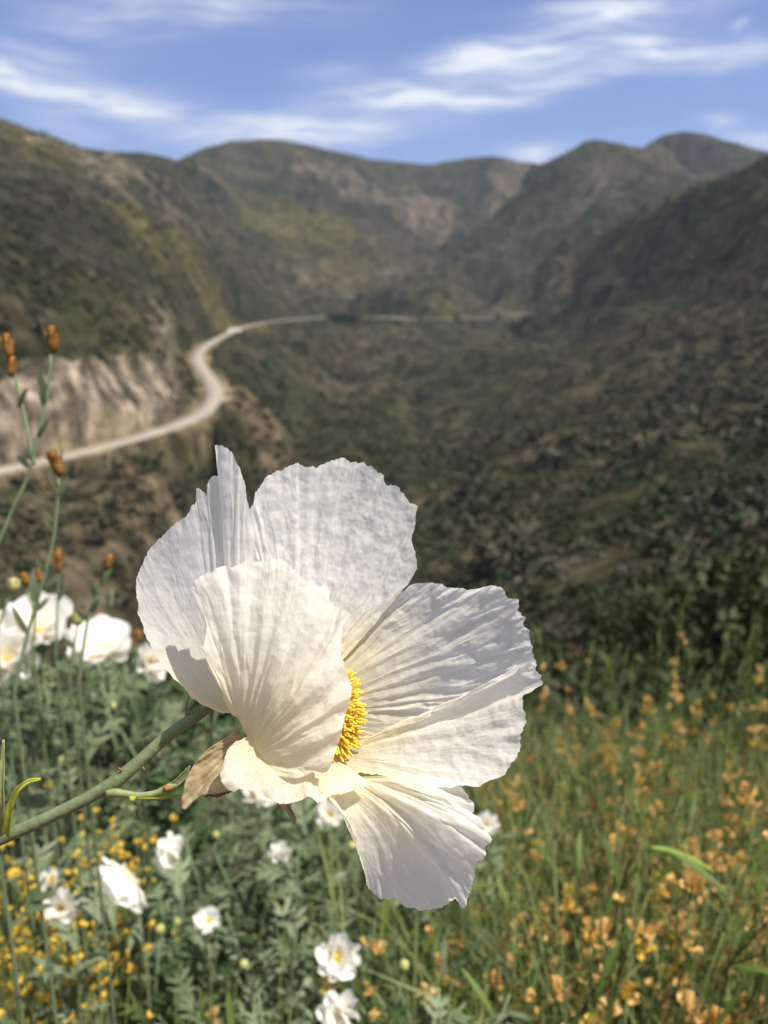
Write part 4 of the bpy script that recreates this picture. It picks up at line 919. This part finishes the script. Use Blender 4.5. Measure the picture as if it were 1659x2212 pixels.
undergrowth('dry_grass', 30000, -34, 34, 3.6, 26, .3, M['litter'], 86, .004, (.15, .4))
# three tall green shrubs near the right edge
for k, (u, d, h, lab) in enumerate(((1610, 13.5, 2.7, 'large leafy green shrub at the right edge behind the orange flowers'), (1490, 19, 2.6, 'dark green shrub left of the large leafy one, behind the orange flowers'), (1720, 10, 2.2, 'green shrub cut off by the right edge'), (1330, 26, 2.3, 'low dark shrub on the brow behind the orange flowers'))):
    o = bush_template(170+k, 3200, 'brush_green', .5); o.name = 'shrub'; a, e = azel(u, 1300); x, y = math.sin(a)*d, math.cos(a)*d
    o.location = (x, y, gz(x, y)-.1); o.scale = (h*.8, h*.8, h*.95); tag(o, lab, 'shrub', 'tall shrubs behind the meadow')
# scrub over the brow of the bank
brush_mass('chaparral', 2600, 7, 60, .42, 240, M['brush_green'], 91, clear=-.4, wq=.4)
brush_mass('chaparral', 1800, 9, 60, .38, 240, M['brush'], 92, clear=-.4, wq=.4)

# ------------------------------------------------------------------ light, sky, camera
SUN_EL, SUN_AZ = R(63), R(112)      # azimuth clockwise from +Y: the sun stands high, to the right of the lens
sd = Vector((math.sin(SUN_AZ)*math.cos(SUN_EL), math.cos(SUN_AZ)*math.cos(SUN_EL), math.sin(SUN_EL)))
sl = bpy.data.lights.new('sun', 'SUN'); sl.energy = 5.0; sl.angle = R(.53); sl.color = (1, .94, .84)
so = bpy.data.objects.new('sun', sl); col.objects.link(so); so.rotation_euler = sd.to_track_quat('Z', 'Y').to_euler()
w = bpy.data.worlds.new('World'); scene.world = w; w.use_nodes = True
nt = w.node_tree; nt.nodes.clear(); L = nt.links.new
wo = N(nt, 'ShaderNodeOutputWorld'); bg = N(nt, 'ShaderNodeBackground'); bg.inputs['Strength'].default_value = .075
sky = N(nt, 'ShaderNodeTexSky', sky_type='NISHITA'); sky.sun_disc = False; sky.sun_elevation = SUN_EL; sky.sun_rotation = SUN_AZ
sky.altitude = 1200; sky.air_density = 1.0; sky.dust_density = .15; sky.ozone_density = 2.2
tc = N(nt, 'ShaderNodeTexCoord')
# cirrus: streaks of ice cloud fixed in the sky, laid out as (bearing, height) in radians
sp = N(nt, 'ShaderNodeSeparateXYZ'); L(tc.outputs['Generated'], sp.inputs[0])
def mth(op, a, b=None, c=None, clamp=False):
    n = nt.nodes.new('ShaderNodeMath'); n.operation = op; n.use_clamp = clamp
    for i, x in enumerate((a, b, c)):
        if x is None: continue
        if hasattr(x, 'links'): L(x, n.inputs[i])
        else: n.inputs[i].default_value = x
    return n.outputs[0]
az = mth('ARCTAN2', sp.outputs['X'], sp.outputs['Y']); el = mth('ARCSINE', sp.outputs['Z'])
cmb = N(nt, 'ShaderNodeCombineXYZ'); L(az, cmb.inputs[0]); L(el, cmb.inputs[1])
wn = N(nt, 'ShaderNodeTexNoise'); wn.inputs['Scale'].default_value = 6; wn.inputs['Detail'].default_value = 3; L(cmb.outputs[0], wn.inputs['Vector'])
wa = N(nt, 'ShaderNodeVectorMath', operation='SUBTRACT'); L(wn.outputs['Color'], wa.inputs[0]); wa.inputs[1].default_value = (.5, .5, .5)
wsc = N(nt, 'ShaderNodeVectorMath', operation='MULTIPLY'); L(wa.outputs[0], wsc.inputs[0]); wsc.inputs[1].default_value = (.09, .04, 0)
wv = N(nt, 'ShaderNodeVectorMath', operation='ADD'); L(cmb.outputs[0], wv.inputs[0]); L(wsc.outputs[0], wv.inputs[1])
s2 = N(nt, 'ShaderNodeSeparateXYZ'); L(wv.outputs[0], s2.inputs[0]); A_, E_ = s2.outputs[0], s2.outputs[1]
def streak(u0, v0, u1, v1, wid, amt):
    a0, e0 = azel(u0, v0); a1, e1 = azel(u1, v1); e0, e1 = math.atan(e0), math.atan(e1)
    L0 = math.hypot(a1-a0, e1-e0); cx, sx = (a1-a0)/L0, (e1-e0)/L0; ca, ce = (a0+a1)/2, (e0+e1)/2
    da = mth('SUBTRACT', A_, ca); de = mth('SUBTRACT', E_, ce)
    p = mth('ADD', mth('MULTIPLY', da, cx), mth('MULTIPLY', de, sx)); q = mth('SUBTRACT', mth('MULTIPLY', de, cx), mth('MULTIPLY', da, sx))
    p = mth('DIVIDE', p, L0*.42); q = mth('DIVIDE', q, wid/F)
    g = mth('ADD', mth('MULTIPLY', p, p), mth('MULTIPLY', q, q))
    return mth('MULTIPLY', mth('EXPONENT', mth('MULTIPLY', g, -1.0)), amt)
ST = [(-200,130,150,210,20,.9),(100,190,440,262,26,1.15),(-200,120,250,175,36,.45),(380,290,780,285,28,1.0),(560,300,980,268,20,.7),(0,250,300,300,30,.3),
      (690,225,1000,205,20,1.3),(860,170,1230,75,28,1.2),(880,232,1180,225,14,1.1),(960,160,1500,80,36,.5),(1150,200,1340,160,12,.75),(1050,190,1250,180,16,.7),
      (1280,95,1520,110,28,.6),(1400,130,1800,90,22,.75),(1130,35,1400,20,18,.9),(1260,50,1450,0,22,.7),(1300,20,1700,-40,30,.3),
      (1500,255,1610,255,13,.6),(1560,295,1760,305,14,.85),(1090,335,1240,330,16,1.2),(0,60,500,20,45,.38),(380,50,520,10,22,.3),(620,170,820,150,20,.22),(1590,60,1660,35,8,.35),(200,0,900,0,40,.22)]
tot = None
for q in ST:
    g = streak(*q); tot = g if tot is None else mth('ADD', tot, g)
# fibrous texture drawn out along the wind
mp = N(nt, 'ShaderNodeMapping'); L(wv.outputs[0], mp.inputs[0]); mp.inputs['Rotation'].default_value = (0, 0, R(-12)); mp.inputs['Scale'].default_value = (11, 75, 1)
fn = N(nt, 'ShaderNodeTexNoise'); fn.inputs['Scale'].default_value = 1; fn.inputs['Detail'].default_value = 6; fn.inputs['Roughness'].default_value = .62; L(mp.outputs[0], fn.inputs['Vector'])
fb = N(nt, 'ShaderNodeMapRange'); L(fn.outputs['Fac'], fb.inputs['Value']); fb.inputs['From Min'].default_value = .32; fb.inputs['From Max'].default_value = .7
fb.inputs['To Min'].default_value = .18; fb.inputs['To Max'].default_value = 1.3
# unseen cloud added overhead and behind the lens to neutralise the blue fill
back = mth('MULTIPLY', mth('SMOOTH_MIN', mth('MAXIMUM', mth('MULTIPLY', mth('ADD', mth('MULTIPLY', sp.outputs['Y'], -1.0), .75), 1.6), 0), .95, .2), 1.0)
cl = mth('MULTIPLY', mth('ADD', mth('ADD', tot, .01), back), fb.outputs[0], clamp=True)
tint = N(nt, 'ShaderNodeMix', data_type='RGBA', blend_type='MULTIPLY'); tint.inputs['Factor'].default_value = 1; L(sky.outputs[0], tint.inputs['A']); tint.inputs['B'].default_value = (.64, .73, 1.12, 1)
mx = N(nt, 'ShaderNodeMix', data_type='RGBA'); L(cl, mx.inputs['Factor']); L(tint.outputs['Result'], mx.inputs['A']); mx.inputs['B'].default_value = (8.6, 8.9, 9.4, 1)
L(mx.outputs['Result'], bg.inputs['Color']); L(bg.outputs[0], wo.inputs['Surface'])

cd = bpy.data.cameras.new('camera'); co = bpy.data.objects.new('camera', cd); col.objects.link(co); scene.camera = co
co.location = tuple(CAM); co.rotation_euler = (R(90)-PITCH, 0, 0)
cd.lens = 4.15; cd.sensor_fit = 'VERTICAL'; cd.sensor_height = 4.15*2*1106/F; cd.sensor_width = 3.6
cd.clip_start = .02; cd.clip_end = 40000
cd.dof.use_dof = True; cd.dof.focus_distance = D0-.005; cd.dof.aperture_fstop = 1.6
scene.view_settings.view_transform = 'Standard'; scene.view_settings.look = 'None'
scene.view_settings.exposure = 0.6; scene.view_settings.gamma = 1
scene.render.resolution_x = 768; scene.render.resolution_y = 1024
scene.cycles.volume_bounces = 0
